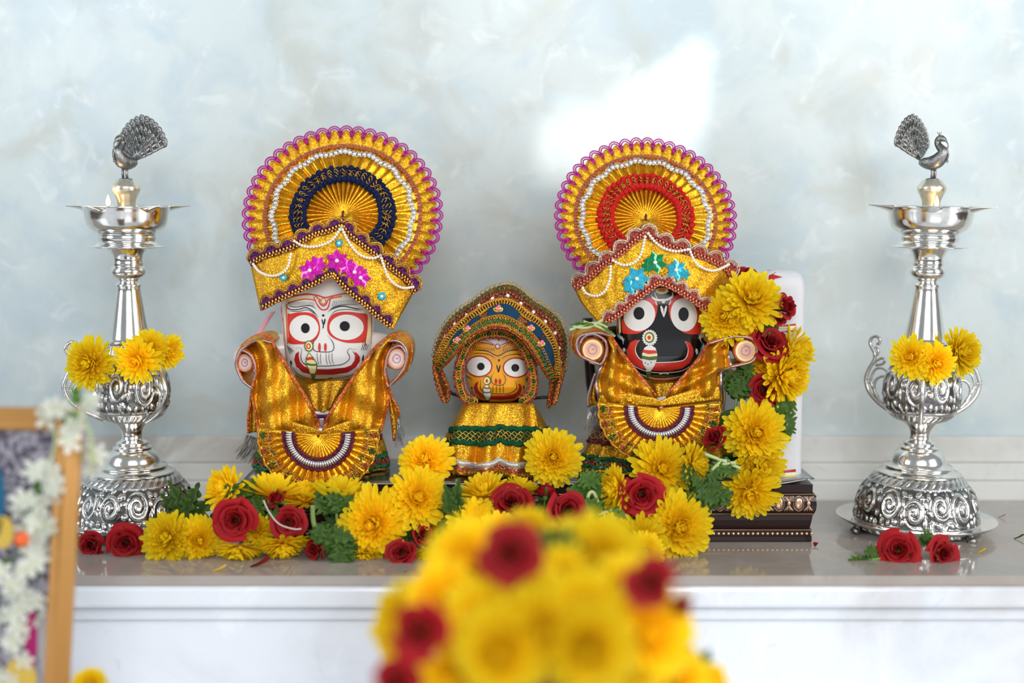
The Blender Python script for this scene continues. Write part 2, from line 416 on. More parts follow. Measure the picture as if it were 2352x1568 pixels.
# steel sheet on top
sx0, sx1 = PX0+.008, PX1-.0005; rows = []
for i in range(9):
    yy = PY0-.002+(PY1-.008-PY0+.002)*i/8; row = []
    for j in range(61):
        xx = sx0+(sx1-sx0)*j/60
        row.append((xx - (0 if j < 60 else .0), yy, PT+.0012+.0035*sstep(.93, 1, j/60)*(1-i/16)+.0035*sstep(.06, 0, j/60)))
    rows.append(row)
mb = MB(); mb.grid(rows); o = mb.build('steel_sheet', 'sheet', thick=.0006, origin=(0, 0, PT)); tag(o, 'thin polished steel sheet lying on top of the dark plinth', 'metal sheet')
TOP = PT+.0016

# ============================================================ OIL LAMPS
def lz(py): return P(2103, py, 0).z
def hsh(i, k=0): return (sin(i*127.1+k*311.7)*43758.5453) % 1
def spiral(th, v, n, asp):
    """embossed scroll-and-leaf pattern, 0..1"""
    c = th*n/(2*pi); best = 0
    i = int(c//1) % n
    o = hsh(i, 1); cx = .5+.16*(o-.5); cy = .5+.22*(hsh(i, 2)-.5)
    fx = (c-(c//1)-cx)*asp; fy = v-cy
    sg = 1 if i % 2 else -1
    r = hypot(fx, fy); ph = atan2(fy*sg, fx*sg)
    R0 = .30+.14*hsh(i, 3)
    h = .5+.5*cos(2*pi*r*4.4-ph+o*3)
    h = sstep(.25, .75, h)*sstep(R0+.05, R0-.05, r)
    h = max(h, .9*sstep(.10, .05, r))
    # leaves and berries between: jittered small cells
    gx = c*asp*4.2; gy = v*4.2; bi = 0
    for a_ in (-1, 0, 1):
        for b_ in (-1, 0, 1):
            ix = int(gx//1)+a_; iy = int(gy//1)+b_; m_ = ix % max(1, int(round(n*asp*4.2)))
            px = ix+.5+.5*(hsh(m_, iy+5)-.5); py = iy+.5+.5*(hsh(m_, iy+9)-.5)
            an = 6.28*hsh(m_, iy+3); dx = gx-px; dy = gy-py
            u = dx*cos(an)+dy*sin(an); w_ = -dx*sin(an)+dy*cos(an)
            d = hypot(u*(.65 if hsh(m_, iy) > .4 else 1.1), w_*1.25)
            bi = max(bi, sstep(.46, .16, d)*(.75+.25*hsh(m_, iy+2)))
    edge = sstep(R0-.02, R0+.06, r)
    return max(h, bi*edge)
def gad(th, n, sl, v): return sstep(-.3, .6, cos(n*th+sl*v*2))
LP = [  # (y px, r px)  base dome upward
    (1213, 143, 's'), (1209, 146, 's')]
def lamp(loc, lean, rotz, label, flower_dark=False):
    t = thing('standing_oil_lamp', label, 'oil lamp', (0, 0, 0))
    z0 = 0.0
    def Z(py): return lz(py)
    def L(lst): return [(r*K, Z(y)) for y, r in lst]
    def lat(name, lst, mat, n=72, disp=None, dens=None):
        pts = L(lst)
        if dens:
            c = resample([Vector((a, b, 0)) for a, b in pts], dens); pts = [(p.x, p.y) for p in c]
        m = MB(); m.lathe(pts, n, (lambda th, k, r, z: disp(th, k/(len(pts)-1))) if disp else None)
        return m.build(name, mat, t)
    # base plate with three cast feet
    lat('base_plate', [(1197, 0), (1197, 150), (1194, 172), (1187, 181), (1185, 182.5), (1185.5, 180), (1191, 168), (1193, 150), (1193, 0)], 'silver', 96)
    for k in range(3):
        a = (R(-37), R(-143), R(90))[k]-rotz; m = MB(); cx, cy = 150*K*cos(a), 150*K*sin(a)
        m.tube([(cx, cy, Z(1196)), (cx*1.06, cy*1.06, Z(1201)), (cx, cy, Z(1207)), (cx*1.05, cy*1.05, .0022), (cx*1.08, cy*1.08, .0)], lambda s: (11-7*sin(pi*min(s*1.2, 1))+2*s)*K, 10)
        m.ball((cx*1.05, cy*1.05, Z(1203)), 7*K); m.build('foot', 'darksilver', t)
    # embossed base dome
    def d1(th, v):
        if v < .16: h = gad(th, 42, 3, v*4); return .25+.75*h, 1.6*K*h
        if v < .20 or v > .80:
            if v < .84: h = .5+.5*cos(150*th); return .3+.5*h, 1*K
            h = gad(th, 36, -3, v*6); return .25+.75*h, 1.5*K*h
        h = spiral(th, (v-.20)/.60, 14, .93); return h, 4.2*K*h-1.2*K
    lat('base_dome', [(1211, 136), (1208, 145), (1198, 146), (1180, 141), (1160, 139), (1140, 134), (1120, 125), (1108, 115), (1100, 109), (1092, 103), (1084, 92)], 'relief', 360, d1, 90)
    lat('stem', [(1086, 96), (1083, 97), (1080, 92), (1077, 80), (1073, 77), (1070, 79), (1067, 77), (1064, 64), (1056, 62.5), (1046, 59), (1038, 54), (1032, 46), (1030, 44), (1028, 46), (1025, 45), (1022, 38), (1019, 37), (1016, 38), (1013, 34), (1010, 27), (1004, 23.5), (996, 23), (988, 25), (980, 30), (972, 37), (966, 46)], 'silver', 72)
    def d2(th, v):
        if v < .18: h = gad(th, 34, -3, v*4); return .25+.75*h, 1.4*K*h
        if v < .24 or .74 < v < .79: h = .5+.5*cos(120*th); return .35+.5*h, 1*K
        if v > .79: h = gad(th, 40, 2, v*5); return .3+.7*h, 1.0*K*h
        h = spiral(th, (v-.24)/.50, 9, 1.05); return h, 4.2*K*h-1.2*K
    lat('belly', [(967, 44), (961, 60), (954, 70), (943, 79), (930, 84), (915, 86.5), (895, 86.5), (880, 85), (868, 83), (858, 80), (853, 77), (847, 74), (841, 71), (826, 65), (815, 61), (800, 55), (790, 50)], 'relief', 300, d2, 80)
    lat('neck', [(790, 49), (786, 52), (782, 51), (779, 48), (775, 46.5), (740, 40), (700, 33.5), (672, 29), (664, 27.5), (660, 28), (657, 29.5), (653, 29.5), (650, 26), (646, 22), (643, 24), (638, 33), (632, 39), (626, 41), (619, 40), (613, 36.5), (610, 34), (607, 36), (603, 35), (596, 34), (586, 37), (578, 42), (572, 46)], 'silver', 72)
    lat('drip_tray', [(573, 44), (570, 70), (567.5, 87), (566.5, 87), (563, 72), (557, 66.5), (552, 65), (548, 67), (544, 66.5), (540, 65), (536, 67)], 'silver', 72)
    # oil bowl with pointed wick spouts
    lat('oil_bowl', [(537, 66), (533, 72), (527, 82), (516, 90), (501, 93.5), (488, 95.5), (478, 97), (475, 99), (474.4, 97), (479, 93), (500, 88), (515, 80), (522, 40), (523, 0)], 'silver', 72)
    for k in range(5):
        a = -pi/2+2*pi*k/5+R(4); m = MB(); rows = []
        for i in range(13):
            s = i/12; r = (90+58*s)*K; wd = 30*K*(1-s)**1.15+.3*K
            row = []
            for j in range(9):
                q = -1+2*j/8; zz = Z(475)-(1-abs(q)**2)*(1-s)**1.5*22*K*(1 if s < 1 else 0)*.75 + 1.0*K
                row.append((r*cos(a)-q*wd*sin(a), r*sin(a)+q*wd*cos(a), zz))
            rows.append(row)
        m.grid(rows); m.build('wick_spout', 'silver', t, thick=.0005)
    # side handles, a scrolling S with inner curls
    for k in range(3):
        a = -pi/2+2*pi*k/3+R(3)
        def H(r, y, o=0):
            r = r if r < 80 else 80+(r-80)*1.15
            return Vector((r*K*cos(a)-o*K*sin(a), r*K*sin(a)+o*K*cos(a), Z(y)))
        m = MB()
        def sc_(pts, r0, r1): m.tube(cr([H(*p) for p in pts], 6), lambda s: (r0+(r1-r0)*s)*K, 8)
        sc_([(60, 962), (86, 950), (112, 934), (132, 912), (140, 886), (134, 862), (124, 842), (121, 826), (128, 812), (134, 800), (131, 788), (121, 782), (112, 788), (112, 798), (118, 800)], 6, 3.5)
        sc_([(98, 940), (116, 918), (120, 896), (112, 880), (98, 874), (90, 882), (92, 892)], 4.5, 3)
        sc_([(110, 925), (128, 890), (120, 862), (104, 856), (92, 862)], 4, 2.5)
        sc_([(118, 850), (104, 846), (98, 838), (104, 832), (114, 838), (124, 846)], 4, 3)
        sc_([(124, 830), (114, 822), (116, 812), (122, 808)], 4, 3)
        for q in range(10): m.ball(H(88+5.2*q, 951-4.4*q-(.35*q*q), 0), 3.6*K, 6, 4)
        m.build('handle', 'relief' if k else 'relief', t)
    # finial
    lat('finial_knob', [(523, 0), (500, 10), (478, 17), (473, 19.5), (462, 21), (450, 26), (440, 31.5), (433, 33), (426, 31), (420, 26), (416, 23), (414, 22), (412, 0)], 'brass', 48)
    m = MB(); zb = Z(414)
    m.lathe([(0, zb), (16*K, zb), (15*K, zb+3*K), (8*K, zb+5*K), (0, zb+5*K)], 24)
    # peacock facing +X
    def PK(pts, rr, n=10):
        c = cr([Vector((x*K, y*K, Z(z))) for x, y, z in pts], 5); q = len(c)
        m.tube(c, lambda s: K*(lambda f, i: rr[i]+(rr[min(i+1, len(rr)-1)]-rr[i])*f)(s*(len(rr)-1)-int(s*(len(rr)-1)), int(s*(len(rr)-1))), n)
    PK([(-34, 0, 372), (-24, 0, 374), (-6, 0, 375), (10, 0, 370), (20, 0, 360), (24, 0, 349), (18, 0, 341), (11, 0, 333), (9, 0, 325), (14, 0, 319), (20, 0, 319), (27, 0, 322), (32, 0, 326)], [5, 11, 16, 17, 15, 12, 9.5, 7.5, 7, 8, 7.5, 4.5, 1.5], 12)
    for s_ in (-1, 1):
        m.tube([(2*K, s_*6*K, Z(388)), (3*K, s_*6*K, Z(398)), (2*K, s_*6*K, Z(411))], 3.2*K, 6)
        m.ball((-8*K, s_*11*K, Z(373)), 14*K, 10, 6, (1.5, .45, .8))
    for q in (-6, 0, 6): m.tube([(13*K, 0, Z(313)), ((12+q*.6)*K, q*.5*K, Z(304))], .9*K, 4)
    m.tube(cr([Vector((x*K, 0, Z(z))) for x, z in [(31, 326), (36, 334), (34, 345), (38, 356), (35, 368)]], 4), 1.6*K, 5); m.ball((35*K, 0, Z(371)), 3.2*K)
    pk = m.build('peacock', 'darksilver', t)
    m = MB(); cz = Z(366); cx = -38*K
    NF = 13
    for ring, (rr, ln) in enumerate(((92, 17), (70, 14), (50, 12), (32, 9))):
        for q in range(NF-ring*2):
            an = R(-62+124*(q/(NF-1-ring*2)))+0; rad = rr*K*(1-.12*abs(sin(an)))
            y = sin(an)*rad*.92; z = cz+cos(an)*rad
            x = cx-(.28*rad)+(rad*rad)/(400*K)*.25+ring*1.2*K
            m.ball((x, y, z), ln*K*.72, 8, 6, (.22, .8, 1)); m.ball((x+2.2*K, y, z+1*K), ln*K*.3, 6, 4, (.7, .8, 1))
            m.tube([(cx+ring*K, 0, cz), (x+1*K, y, z-ln*K*.4)], lambda s: (2+2.2*s)*K, 5)
            m.tube([(x+2.5*K, y+ln*K*.55*sin(b), z+ln*K*.72*cos(b)) for b in [2*pi*i/10 for i in range(10)]], .8*K, 4, closed=True)
    rows = []
    for i in range(9):
        row = []
        for j in range(17):
            an = R(-62+124*j/16); rad = 86*K*i/8*(1-.12*abs(sin(an)))
            row.append((cx-.28*rad+(rad*rad)/(400*K)*.25-1*K, sin(an)*rad*.92, cz+cos(an)*rad))
        rows.append(row)
    m.grid(rows)
    tf = m.build('tail_fan', 'darksilver', pk); PKROT.append((pk, rotz))
    # flame on the wick
    return t
PKROT = []
def finish_lamp(t, basepx, toppx, rotz, pk_rot, flame_px):
    b = P(*basepx, 0); tp = P(*toppx, 0); ax = tp-b
    t.rotation_euler = (0, atan2(ax.x, ax.z), rotz)
    t.location = (b.x, 0, .0001)
    pk = PKROT[-1][0]; pk.rotation_euler = (0, 0, pk_rot-rotz)
    bpy.context.view_layer.update()
    return b
def flame(t, loc):
    m = MB(); m.lathe([(0.0, -9*K), (3.5*K, -6*K), (5.5*K, 0), (4.8*K, 5*K), (2.6*K, 12*K), (0, 19*K)], 12)
    for i, v in enumerate(m.v): m.v[i] = v+Vector(loc)
    m.build('flame', 'flame', t)
    m = MB(); m.tube([Vector(loc)+Vector((0, .004, -20*K)), Vector(loc)+Vector((0, .001, -12*K)), Vector(loc)+Vector((0, 0, -6*K))], 1.6*K, 6); m.build('wick', 'wick', t)
    l = bpy.data.lights.new('flame_light', 'POINT'); l.energy = .012; l.color = (1, .6, .3); l.shadow_soft_size = .002
    o = bpy.data.objects.new('flame_light', l); C.objects.link(o); o.parent = t; o.location = Vector(loc)+Vector((0, -.004, .008))
lampR = lamp(None, 0, 0, 'silver oil lamp at the right with side-on peacock finial and footed plate in view')
finish_lamp(lampR, (2103, 1190), (2140, 412), R(-19), R(-46), None); flame(lampR, (14*K, -36*K, lz(468)))
lampL = lamp(None, 0, 0, 'silver oil lamp at the left, peacock tail fanned toward us, base behind the picture frame')
finish_lamp(lampL, (309, 1190), (289, 412), R(42), R(-118), None); flame(lampL, (-42*K, 6*K, lz(466)))

# ============================================================ IDOLS: shared builders
def sheet(name, mat, parent, A_, B_, depth, nu, nv, thick=.0008, fold=None):
    """cloth sheet between two pixel curves; depth(px,py,u,v) gives its Y"""
    A_ = resample(A_, nu); B_ = resample(B_, nu); rows = []
    for j in range(nv):
        v = j/(nv-1); row = []
        for i in range(nu):
            u = i/(nu-1); p = A_[i].lerp(B_[i], v)
            y = depth(p.x, p.y, u, v)
            row.append(P(p.x, p.y, y))
        rows.append(row)
    m = MB(); m.grid(rows)
    return m.build(name, mat, parent, thick=thick, toff=0)
def v2(pts, f=None): return [Vector((*(f(*p) if f else p), 0)) for p in pts]

class Head:
    """carved head: superellipse sections, its front surface known analytically so paint can lie on it"""
    def __init__(s, xc, wt, dt, Yc, n=3.6): s.xc = xc; s.wt = wt; s.dt = dt; s.Y = Yc; s.n = n
    def w(s, y): return interp(s.wt, y)[0]
    def front(s, x, y, off=0):
        w_ = max(s.w(y), 1); q = min(abs((x-s.xc)/w_), .999)
        return P(x, y, s.Y-interp(s.dt, y)[0]*(1-q**s.n)**(1/s.n), off)
    def mesh(s, mat, parent, name='head'):
        y0, y1 = s.wt[0][0], s.wt[-1][0]; rows = []; ny = 90
        for i in range(ny+1):
            t = i/ny; y = y0+(y1-y0)*(1-(1-t)**1.35); row = []; w_ = s.w(y); d = interp(s.dt, y)[0]
            for j in range(96):
                a = 2*pi*j/96; c, s_ = cos(a), sin(a)
                x = s.xc+w_*abs(c)**(2/s.n)*(1 if c > 0 else -1)
                row.append(P(x, y, s.Y+(d*(abs(s_)**(2/s.n))*(1 if s_ > 0 else -1))))
            rows.append(row)
        m = MB(); m.grid(rows, cu=True)
        c0 = sum(rows[0], Vector())/96; m.add(rows[0]+[c0], [(j, 96, (j+1) % 96) for j in range(96)])
        c0 = sum(rows[-1], Vector())/96; m.add(rows[-1]+[c0], [((j+1) % 96, 96, j) for j in range(96)])
        return m.build(name, mat, parent)
class Paint:
    """raised enamel strokes and fills on a surface front(x,y,off)"""
    def __init__(s, front): s.f = front; s.L = {}
    def m(s, mat): return s.L.setdefault(mat, MB())
    def fill(s, mb, poly, lay, step=4, smooth=0):
        if smooth: poly = cr(v2(poly), smooth, closed=True)
        pts = [(p[0], p[1]) for p in poly]
        xs = [p[0] for p in pts]; ys = [p[1] for p in pts]
        def inside(x, y):
            c = False; j = len(pts)-1
            for i in range(len(pts)):
                if (pts[i][1] > y) != (pts[j][1] > y) and x < (pts[j][0]-pts[i][0])*(y-pts[i][1])/(pts[j][1]-pts[i][1])+pts[i][0]: c = not c
                j = i
            return c
        ext = []; y = min(ys)+step/2
        while y < max(ys):
            x = min(xs)+step/2
            while x < max(xs):
                if inside(x, y): ext.append((x, y))
                x += step
            y += step
        vs = [Vector(p) for p in pts+ext]
        ed = [(i, (i+1) % len(pts)) for i in range(len(pts))]
        r = delaunay_2d_cdt(vs, ed, [], 1, 1e-4)
        off = .00012*lay+.00006
        mb.add([s.f(p.x, p.y, off) for p in r[0]], [tuple(f) for f in r[2]])
        return mb
    def ell(s, mb, cx, cy, rx, ry, lay, rot=0, n=32, step=4):
        c, sn = cos(rot), sin(rot)
        s.fill(mb, [(cx+rx*cos(a)*c-ry*sin(a)*sn, cy+rx*cos(a)*sn+ry*sin(a)*c) for a in [2*pi*i/n for i in range(n)]], lay, step)
    def line(s, mb, pts, w, lay, n=6, taper=True, closed=False):
        c = cr(v2(pts), n, closed) if len(pts) > 2 or closed else resample(v2(pts), 8)
        k = max(6, int(plen(c)/2.2)); 
        if closed: c = c+[c[0]]
        c = resample(c, k); off = .00012*lay+.00006; rows = [[], [], []]
        for i, p in enumerate(c):
            t = (c[min(i+1, k-1)]-c[max(i-1, 0)])
            if t.length == 0: t = Vector((1, 0, 0))
            t.normalize(); u = i/(k-1); ww = w*.5*((max(min(1, 6*u, 6*(1-u)), .25)) if taper and not closed else 1)
            nx, ny = -t.y*ww, t.x*ww
            rows[0].append(s.f(p.x+nx, p.y+ny, off)); rows[1].append(s.f(p.x, p.y, off+.00004)); rows[2].append(s.f(p.x-nx, p.y-ny, off))
        mb.grid(rows)

def chain(mb, pts3, r, spacing, n=8, mm=6, sc=(1, 1, 1)):
    k = max(2, int(round(plen(pts3)/spacing))+1)
    for p in resample(pts3, k): mb.ball(p, r, n, mm, sc)
def ring3(mb, c, ax, ay, rx, ry, tr, n=10, arc=(0, 2*pi), tn=4):
    full = abs(arc[1]-arc[0]-2*pi) < 1e-3
    pts = [c+ax*rx*cos(a)+ay*ry*sin(a) for a in [arc[0]+(arc[1]-arc[0])*i/(n if full else n-1) for i in range(n)]]
    mb.tube(pts, tr, tn, closed=full, caps=not full)

def fan(parent, cpx, Y, Rx, tilt, zrot, N, rings, pom, name='pleated_fan', a0=-52, a1=232, crystal='crystal'):
    """standing pleated disc headdress: cloth, ruffle, lace loops, bead trims"""
    c0 = P(*cpx, Y); X = Vector((cos(zrot), 0, -sin(zrot))); U = Vector((sin(zrot), 0, cos(zrot)))
    U = U*cos(tilt)+Vector((0, 1, 0))*sin(tilt); Nn = X.cross(U); Nn = Nn if Nn.y < 0 else -Nn
    rc, rb, rs, rl, p0, p1 = rings     # crystal, bead, scallop base, lace outer, pom inner, outer  (px)
    def pt(r, a, h): return c0+(X*cos(a)+U*sin(a))*r*K+Nn*h
    def pleat(a, r):
        t = (a*N*.84/(2*pi)) % 1
        return sstep(0, .72, t) if t < .72 else sstep(1, .72, t)
    a0, a1 = R(a0), R(a1); na = int((a1-a0)/(2*pi)*N*10); rows = []
    rad = [3, 6, 10, 16, 24, 34, 46, 58, p0-4, p0, (p0+p1)/2, p1, p1+10, (p1+rc)/2, rc-8, rc, rc+8, rb+4]
    for r in rad:
        amp = .0024*sstep(0, 40, r)+.0004*sstep(p1, rc, r)-.0014*sstep(rc-14, rc, r); row = []
        for j in range(na+1):
            a = a0+(a1-a0)*j/na
            row.append(pt(r, a, amp*pleat(a, r)+.0035*sstep(rb, 0, r)*0+.0006*sin(3*a+1)*r/rb))
        rows.append(row)
    m = MB(); m.grid(rows); f = m.build(name, 'gold_pleat', parent, thick=.0005)
    # ruffle
    rows = []
    for i in range(9):
        s = i/8; row = []
        for j in range(na+1):
            a = a0+(a1-a0)*j/na; sc_ = abs(sin(pi*((a*N/(2*pi)) % 1)))
            r = rb+(rs-rb)*(s*(.62+.38*sc_**.7)); row.append(pt(r, a, .0008+.0028*sc_*s-.0008*(1-sc_)*s))
        rows.append(row)
    m = MB(); m.grid(rows); m.build('scalloped_ruffle', 'gold', parent, thick=.0006)
    # gold cord on scallops
    m = MB(); m2 = MB(); kk = int(a0*N/(2*pi))-0
    k0 = math.ceil(a0*N/(2*pi)); k1 = math.floor(a1*N/(2*pi))
    for k in range(k0, k1):
        ac = (k+.5)*2*pi/N; da = pi/N
        for q in (.62, .92):
            pts = [pt(rb+(rs-rb)*(.45+.57*q*sin(pi*t)), ac+da*q*(2*t-1)*.9, .0040*sin(pi*t)*q+.0012) for t in [i/10 for i in range(11)]]
            m.tube(pts, .0004, 4)
        for q, dr in ((1.06, 0), (.84, -5)):
            pts = [pt(rs-1+dr+(rl-rs+1)*(sin(pi*t)**.55), ac+da*q*(2*t-1), .0014+.0012*q) for t in [i/12 for i in range(13)]]
            m2.tube(pts, .00055, 5)
        pts = [pt(rs-7+6*cos(2*pi*t), ac-da+.035*(t-.5), .0022) for t in [i/6 for i in range(7)]]
        m2.tube(pts, .0010, 5)
    m.build('scallop_cord', 'gold_lace', parent); m2.build('lace_edging', 'magenta', parent)
    # crystal beads in a clear braid
    m = MB(); L_ = [pt(rc+3*sin(a*N/3), a, .0026) for a in [a0+.1+(a1-a0-.2)*i/200 for i in range(201)]]
    chain(m, L_, 5.0*K, 11.5*K, 6, 4, (1.1, .9, 1.1))
    for ph in (0, pi):
        m.tube([pt(rc+3*sin(a*N/3)+7*sin(a*N*1.1+ph), a, .0030) for a in [a0+.1+(a1-a0-.2)*i/400 for i in range(401)]], .0003, 4)
    m.build('crystal_trim', crystal, parent)
    m = MB(); na2 = int((a1-a0)*rb/7.5)
    for i in range(na2):
        a = a0+(a1-a0)*i/na2; ax = X*cos(a)+U*sin(a); tg = -X*sin(a)+U*cos(a); c = pt(rb, a, .0022)
        q = [c+ax*s1*4.4*K+tg*s2*2.7*K+Nn*s3*.0007 for s3 in (0, 1) for s1, s2 in ((-1, -1), (1, -1), (1, 1), (-1, 1))]
        m.add(q, [(0, 3, 2, 1), (4, 5, 6, 7), (0, 1, 5, 4), (1, 2, 6, 5), (2, 3, 7, 6), (3, 0, 4, 7)])
    m.build('copper_bead_trim', 'copper_bead', parent, smooth=False)
    # pompom braid
    m = MB(); g = MB(); rng = random.Random(3)
    m.grid([[pt(p0-4+(p1-p0+8)*q/4, a0+(a1-a0)*j/na, .0009+.0024*pleat(a0+(a1-a0)*j/na, 60)+.0008*sin(pi*q/4)) for j in range(na+1)] for q in range(5)])
    for k in range(k0, k1):
        for hh in (0, .5):
            a = (k+hh)*2*pi/N; top = .0032 if hh else .0008
            for r in (p0, p1):
                m.ball(pt(r+rng.uniform(-2.5, 2.5), a, top+.0016), (6.4+rng.uniform(-1, 1.4))*K, 8, 6, (1, .8, 1))
            for i in range(5):
                m.ball(pt(p0+(p1-p0)*(i+.5)/5, a+rng.uniform(-.01, .01), top+.0006), 5.5*K, 6, 4, (1, .7, 1))
        ac = (k+.5)*2*pi/N
        for q in range(3):
            r = p0+(p1-p0)*(.25+.25*q)
            pts = [pt(r+3.5*sin(2*pi*t+q), ac+(t-.5)*2*pi/N, .0024+.0028*pleat(ac+(t-.5)*2*pi/N, 60)+.0010) for t in [i/8 for i in range(9)]]
            g.tube(pts, .00038, 4)
    m.build('pompom_braid', pom, parent); g.build('braid_thread', 'goldfringe', parent)
    m = MB(); m.tube([pt(6, -1.6, .002), pt(3, 1.5, .004), pt(8, 1.5, .0025)], .0008, 5); m.build('knot', 'maroon', parent)
    return f

class Brim:
    """wide turban band in pixel space with its own bulge"""
    def __init__(s, top, bot, Yc, bulge, xl, xr):
        s.top = top; s.bot = bot; s.Y = Yc; s.b = bulge; s.xl = xl; s.xr = xr
    def y(s, x):
        u = min(max((x-s.xl)/(s.xr-s.xl), 0), 1); return s.Y-s.b*(1-abs(2*u-1)**3.2)
    def f(s, x, y, off=0): return P(x, y, s.y(x), off)
    def cloth(s, parent, mat='gold'):
        A_ = resample(cr(s.top, 6), 80); B_ = resample(cr(s.bot, 6), 80); rows = []
        for j in range(16):
            v = j/15; rows.append([s.f(*(a.lerp(b, v)).xy, .0012*sin(pi*v)+.0004*sin(u*.9+v*5)) for u, (a, b) in enumerate(zip(A_, B_))])
        m = MB(); m.grid(rows); return m.build('turban', mat, parent, thick=.0012, toff=1)
    def trim(s, parent, curve, side, nsc, cord, fillm, beadm, h=17):
        """scalloped lace along a curve: arcs on one side (side=-1 up), gold beads on the other"""
        c = resample(cr(curve, 6), 240); L_ = plen(c); m = MB(); g = MB(); b = MB()
        def at(s_, o):
            t = min(max(s_, 0), 1)*(len(c)-1); i = min(int(t), len(c)-2); p = c[i].lerp(c[i+1], t-i)
            tg = (c[min(i+4, len(c)-1)]-c[max(i-3, 0)]).normalized(); return (p.x-tg.y*o*side, p.y+tg.x*o*side)
        rows = []
        for j in range(5):
            rows.append([s.f(*at(i/160, (-4+j*(h*.62+4)/4)), .0016+.0010*sin(pi*j/4)+.0003*((i*7+j*3) % 3)) for i in range(161)])
        m.grid(rows)
        w_ = .5/nsc
        for k in range(nsc):
            sc_ = (k+.5)/nsc
            for q, tr in ((1.0, .0007), (.74, .00045)):
                pts = [s.f(*at(sc_+w_*q*(2*t-1), 2+(h)*q*(sin(pi*t)**.75)), .0030) for t in [i/12 for i in range(13)]]
                g.tube(pts, tr, 5)
            for q in range(7):
                t = (q+.5)/7
                m.ball(s.f(*at(sc_+w_*.6*(2*t-1), 3+h*.5*sin(pi*t)*(.4+.6*((q*5) % 3)/2)), .0028), .0007, 5, 4)
        nb = int(L_/8.2)
        for k in range(nb):
            t = (k+.5)/nb; p = at(t, -5); q = at(t, -10)
            b.ball(s.f(p[0], p[1], .0028), 3.6*K, 6, 4, (.8, .9, 1.25)); 
            b.ball(s.f(*at(t+.5/nb, -11), .0024), 2.8*K, 6, 4)
        zig = [s.f(*at((k+.5)/nb/1, -4 if k % 2 else -14), .0022) for k in range(nb)]; g.tube(zig, .0004, 4)
        rows = [[s.f(*at(i/160, o), .0016) for i in range(161)] for o in (-4, -9, -14)]
        m.grid(rows)
        m.build('lace_fill', fillm, parent, thick=.0003); g.build('lace_cord', cord, parent); b.build('lace_bead', beadm, parent)
def star(parent, fr, cx, cy, r, rot, mat, n=6, name='foil_star', dot=True):
    poly = []
    for i in range(2*n):
        a = rot+pi*i/n; rr = r if i % 2 == 0 else r*.62; poly.append((cx+rr*cos(a), cy+rr*sin(a)))
    m = MB(); L_ = len(poly)
    vs = [fr(cx, cy, .0042)]+[fr(x, y, .0030+(.0008 if i % 2 == 0 else 0)) for i, (x, y) in enumerate(poly)]
    m.add(vs, [(0, 1+i, 1+(i+1) % L_) for i in range(L_)])
    for i in range(n):
        a = rot+2*pi*i/n; x, y = cx+r*.62*cos(a), cy+r*.62*sin(a)
        m.tube([fr(x+r*.16*cos(b)*cos(a)-r*.09*sin(b)*sin(a), y+r*.16*cos(b)*sin(a)+r*.09*sin(b)*cos(a), .0040) for b in [2*pi*j/10 for j in range(10)]], .00035, 4, closed=True)
        m.ball(fr(x, y, .0038), r*.09*K, 6, 4)
    o = m.build(name, mat, parent, smooth=False, thick=.0003)
    if dot:
        m = MB(); m.ball(fr(cx, cy, .0048), 4.6*K, 10, 8); m.build('pearl_centre', 'pearl', parent)
    return o
def sequin(parent, fr, cx, cy, r):
    m = MB()
    for i in range(8):
        a = 2*pi*i/8; m.ball(fr(cx+r*.62*cos(a), cy+r*.62*sin(a), .0026), r*.36*K, 8, 6, (1, .45, 1))
    m.ball(fr(cx, cy, .0022), r*.7*K, 10, 6, (1, .3, 1)); o = m.build('flower_sequin', 'teal', parent)
    m = MB(); m.ball(fr(cx, cy, .0036), r*.38*K, 8, 6); m.build('pearl_centre', 'pearl', parent)
def pearls(parent, fr, segs):
    m = MB()
    for s in segs:
        c = cr(v2(s), 10); chain(m, [fr(p.x, p.y, .0048) for p in c], 3.5*K, 6.6*K, 8, 6)
    return m.build('pearl_string', 'pearl', parent)

def sleeve(parent, prof_, Yf, Yb, disc, dr, ringm, inner='p_peach', mat='gold', edge='orange_cord'):
    """cloth looped round the stub of an arm, plus the painted end grain"""
    c = resample(cr(v2(prof_), 8), 60); rows = []; c_out = c
    if disc:
        dc = Vector((*disc, 0)); n_ = len(c); c = [dc+(p-dc)*(1-dr*sin(pi*min(1, max(0, i/(n_-1)))) ** .6) for i, p in enumerate(c)]
    for k in range(12):
        s = k/11; f_ = min(1, s*3.0); rows.append([P(p.x, p.y, Yf).lerp(P(q.x, q.y, Yf), f_)+Vector((0, (Yb-Yf)*s, 0)) for p, q in zip(c, c_out)])
    if disc:
        m = MB(); m.tube([P(q.x, q.y, Yf)+Vector((0, (Yb-Yf)*.30, 0)) for q in c_out], .0009, 6); pipe2 = m
    m = MB(); m.grid(rows); o = m.build('sleeve', mat, parent, thick=.0010, toff=0)
    m = MB(); m.tube([P(p.x, p.y, Yf) for p in c], .0007, 6); m.build('sleeve_edging', 'silvercord', o)
    m = MB(); m.tube([P(p.x, p.y, Yf)+Vector((0, .0016, 0)) for p in c], .0013, 6); m.build('sleeve_piping', edge, o)
    if disc: pipe2.build('sleeve_piping', edge, o)
    return o
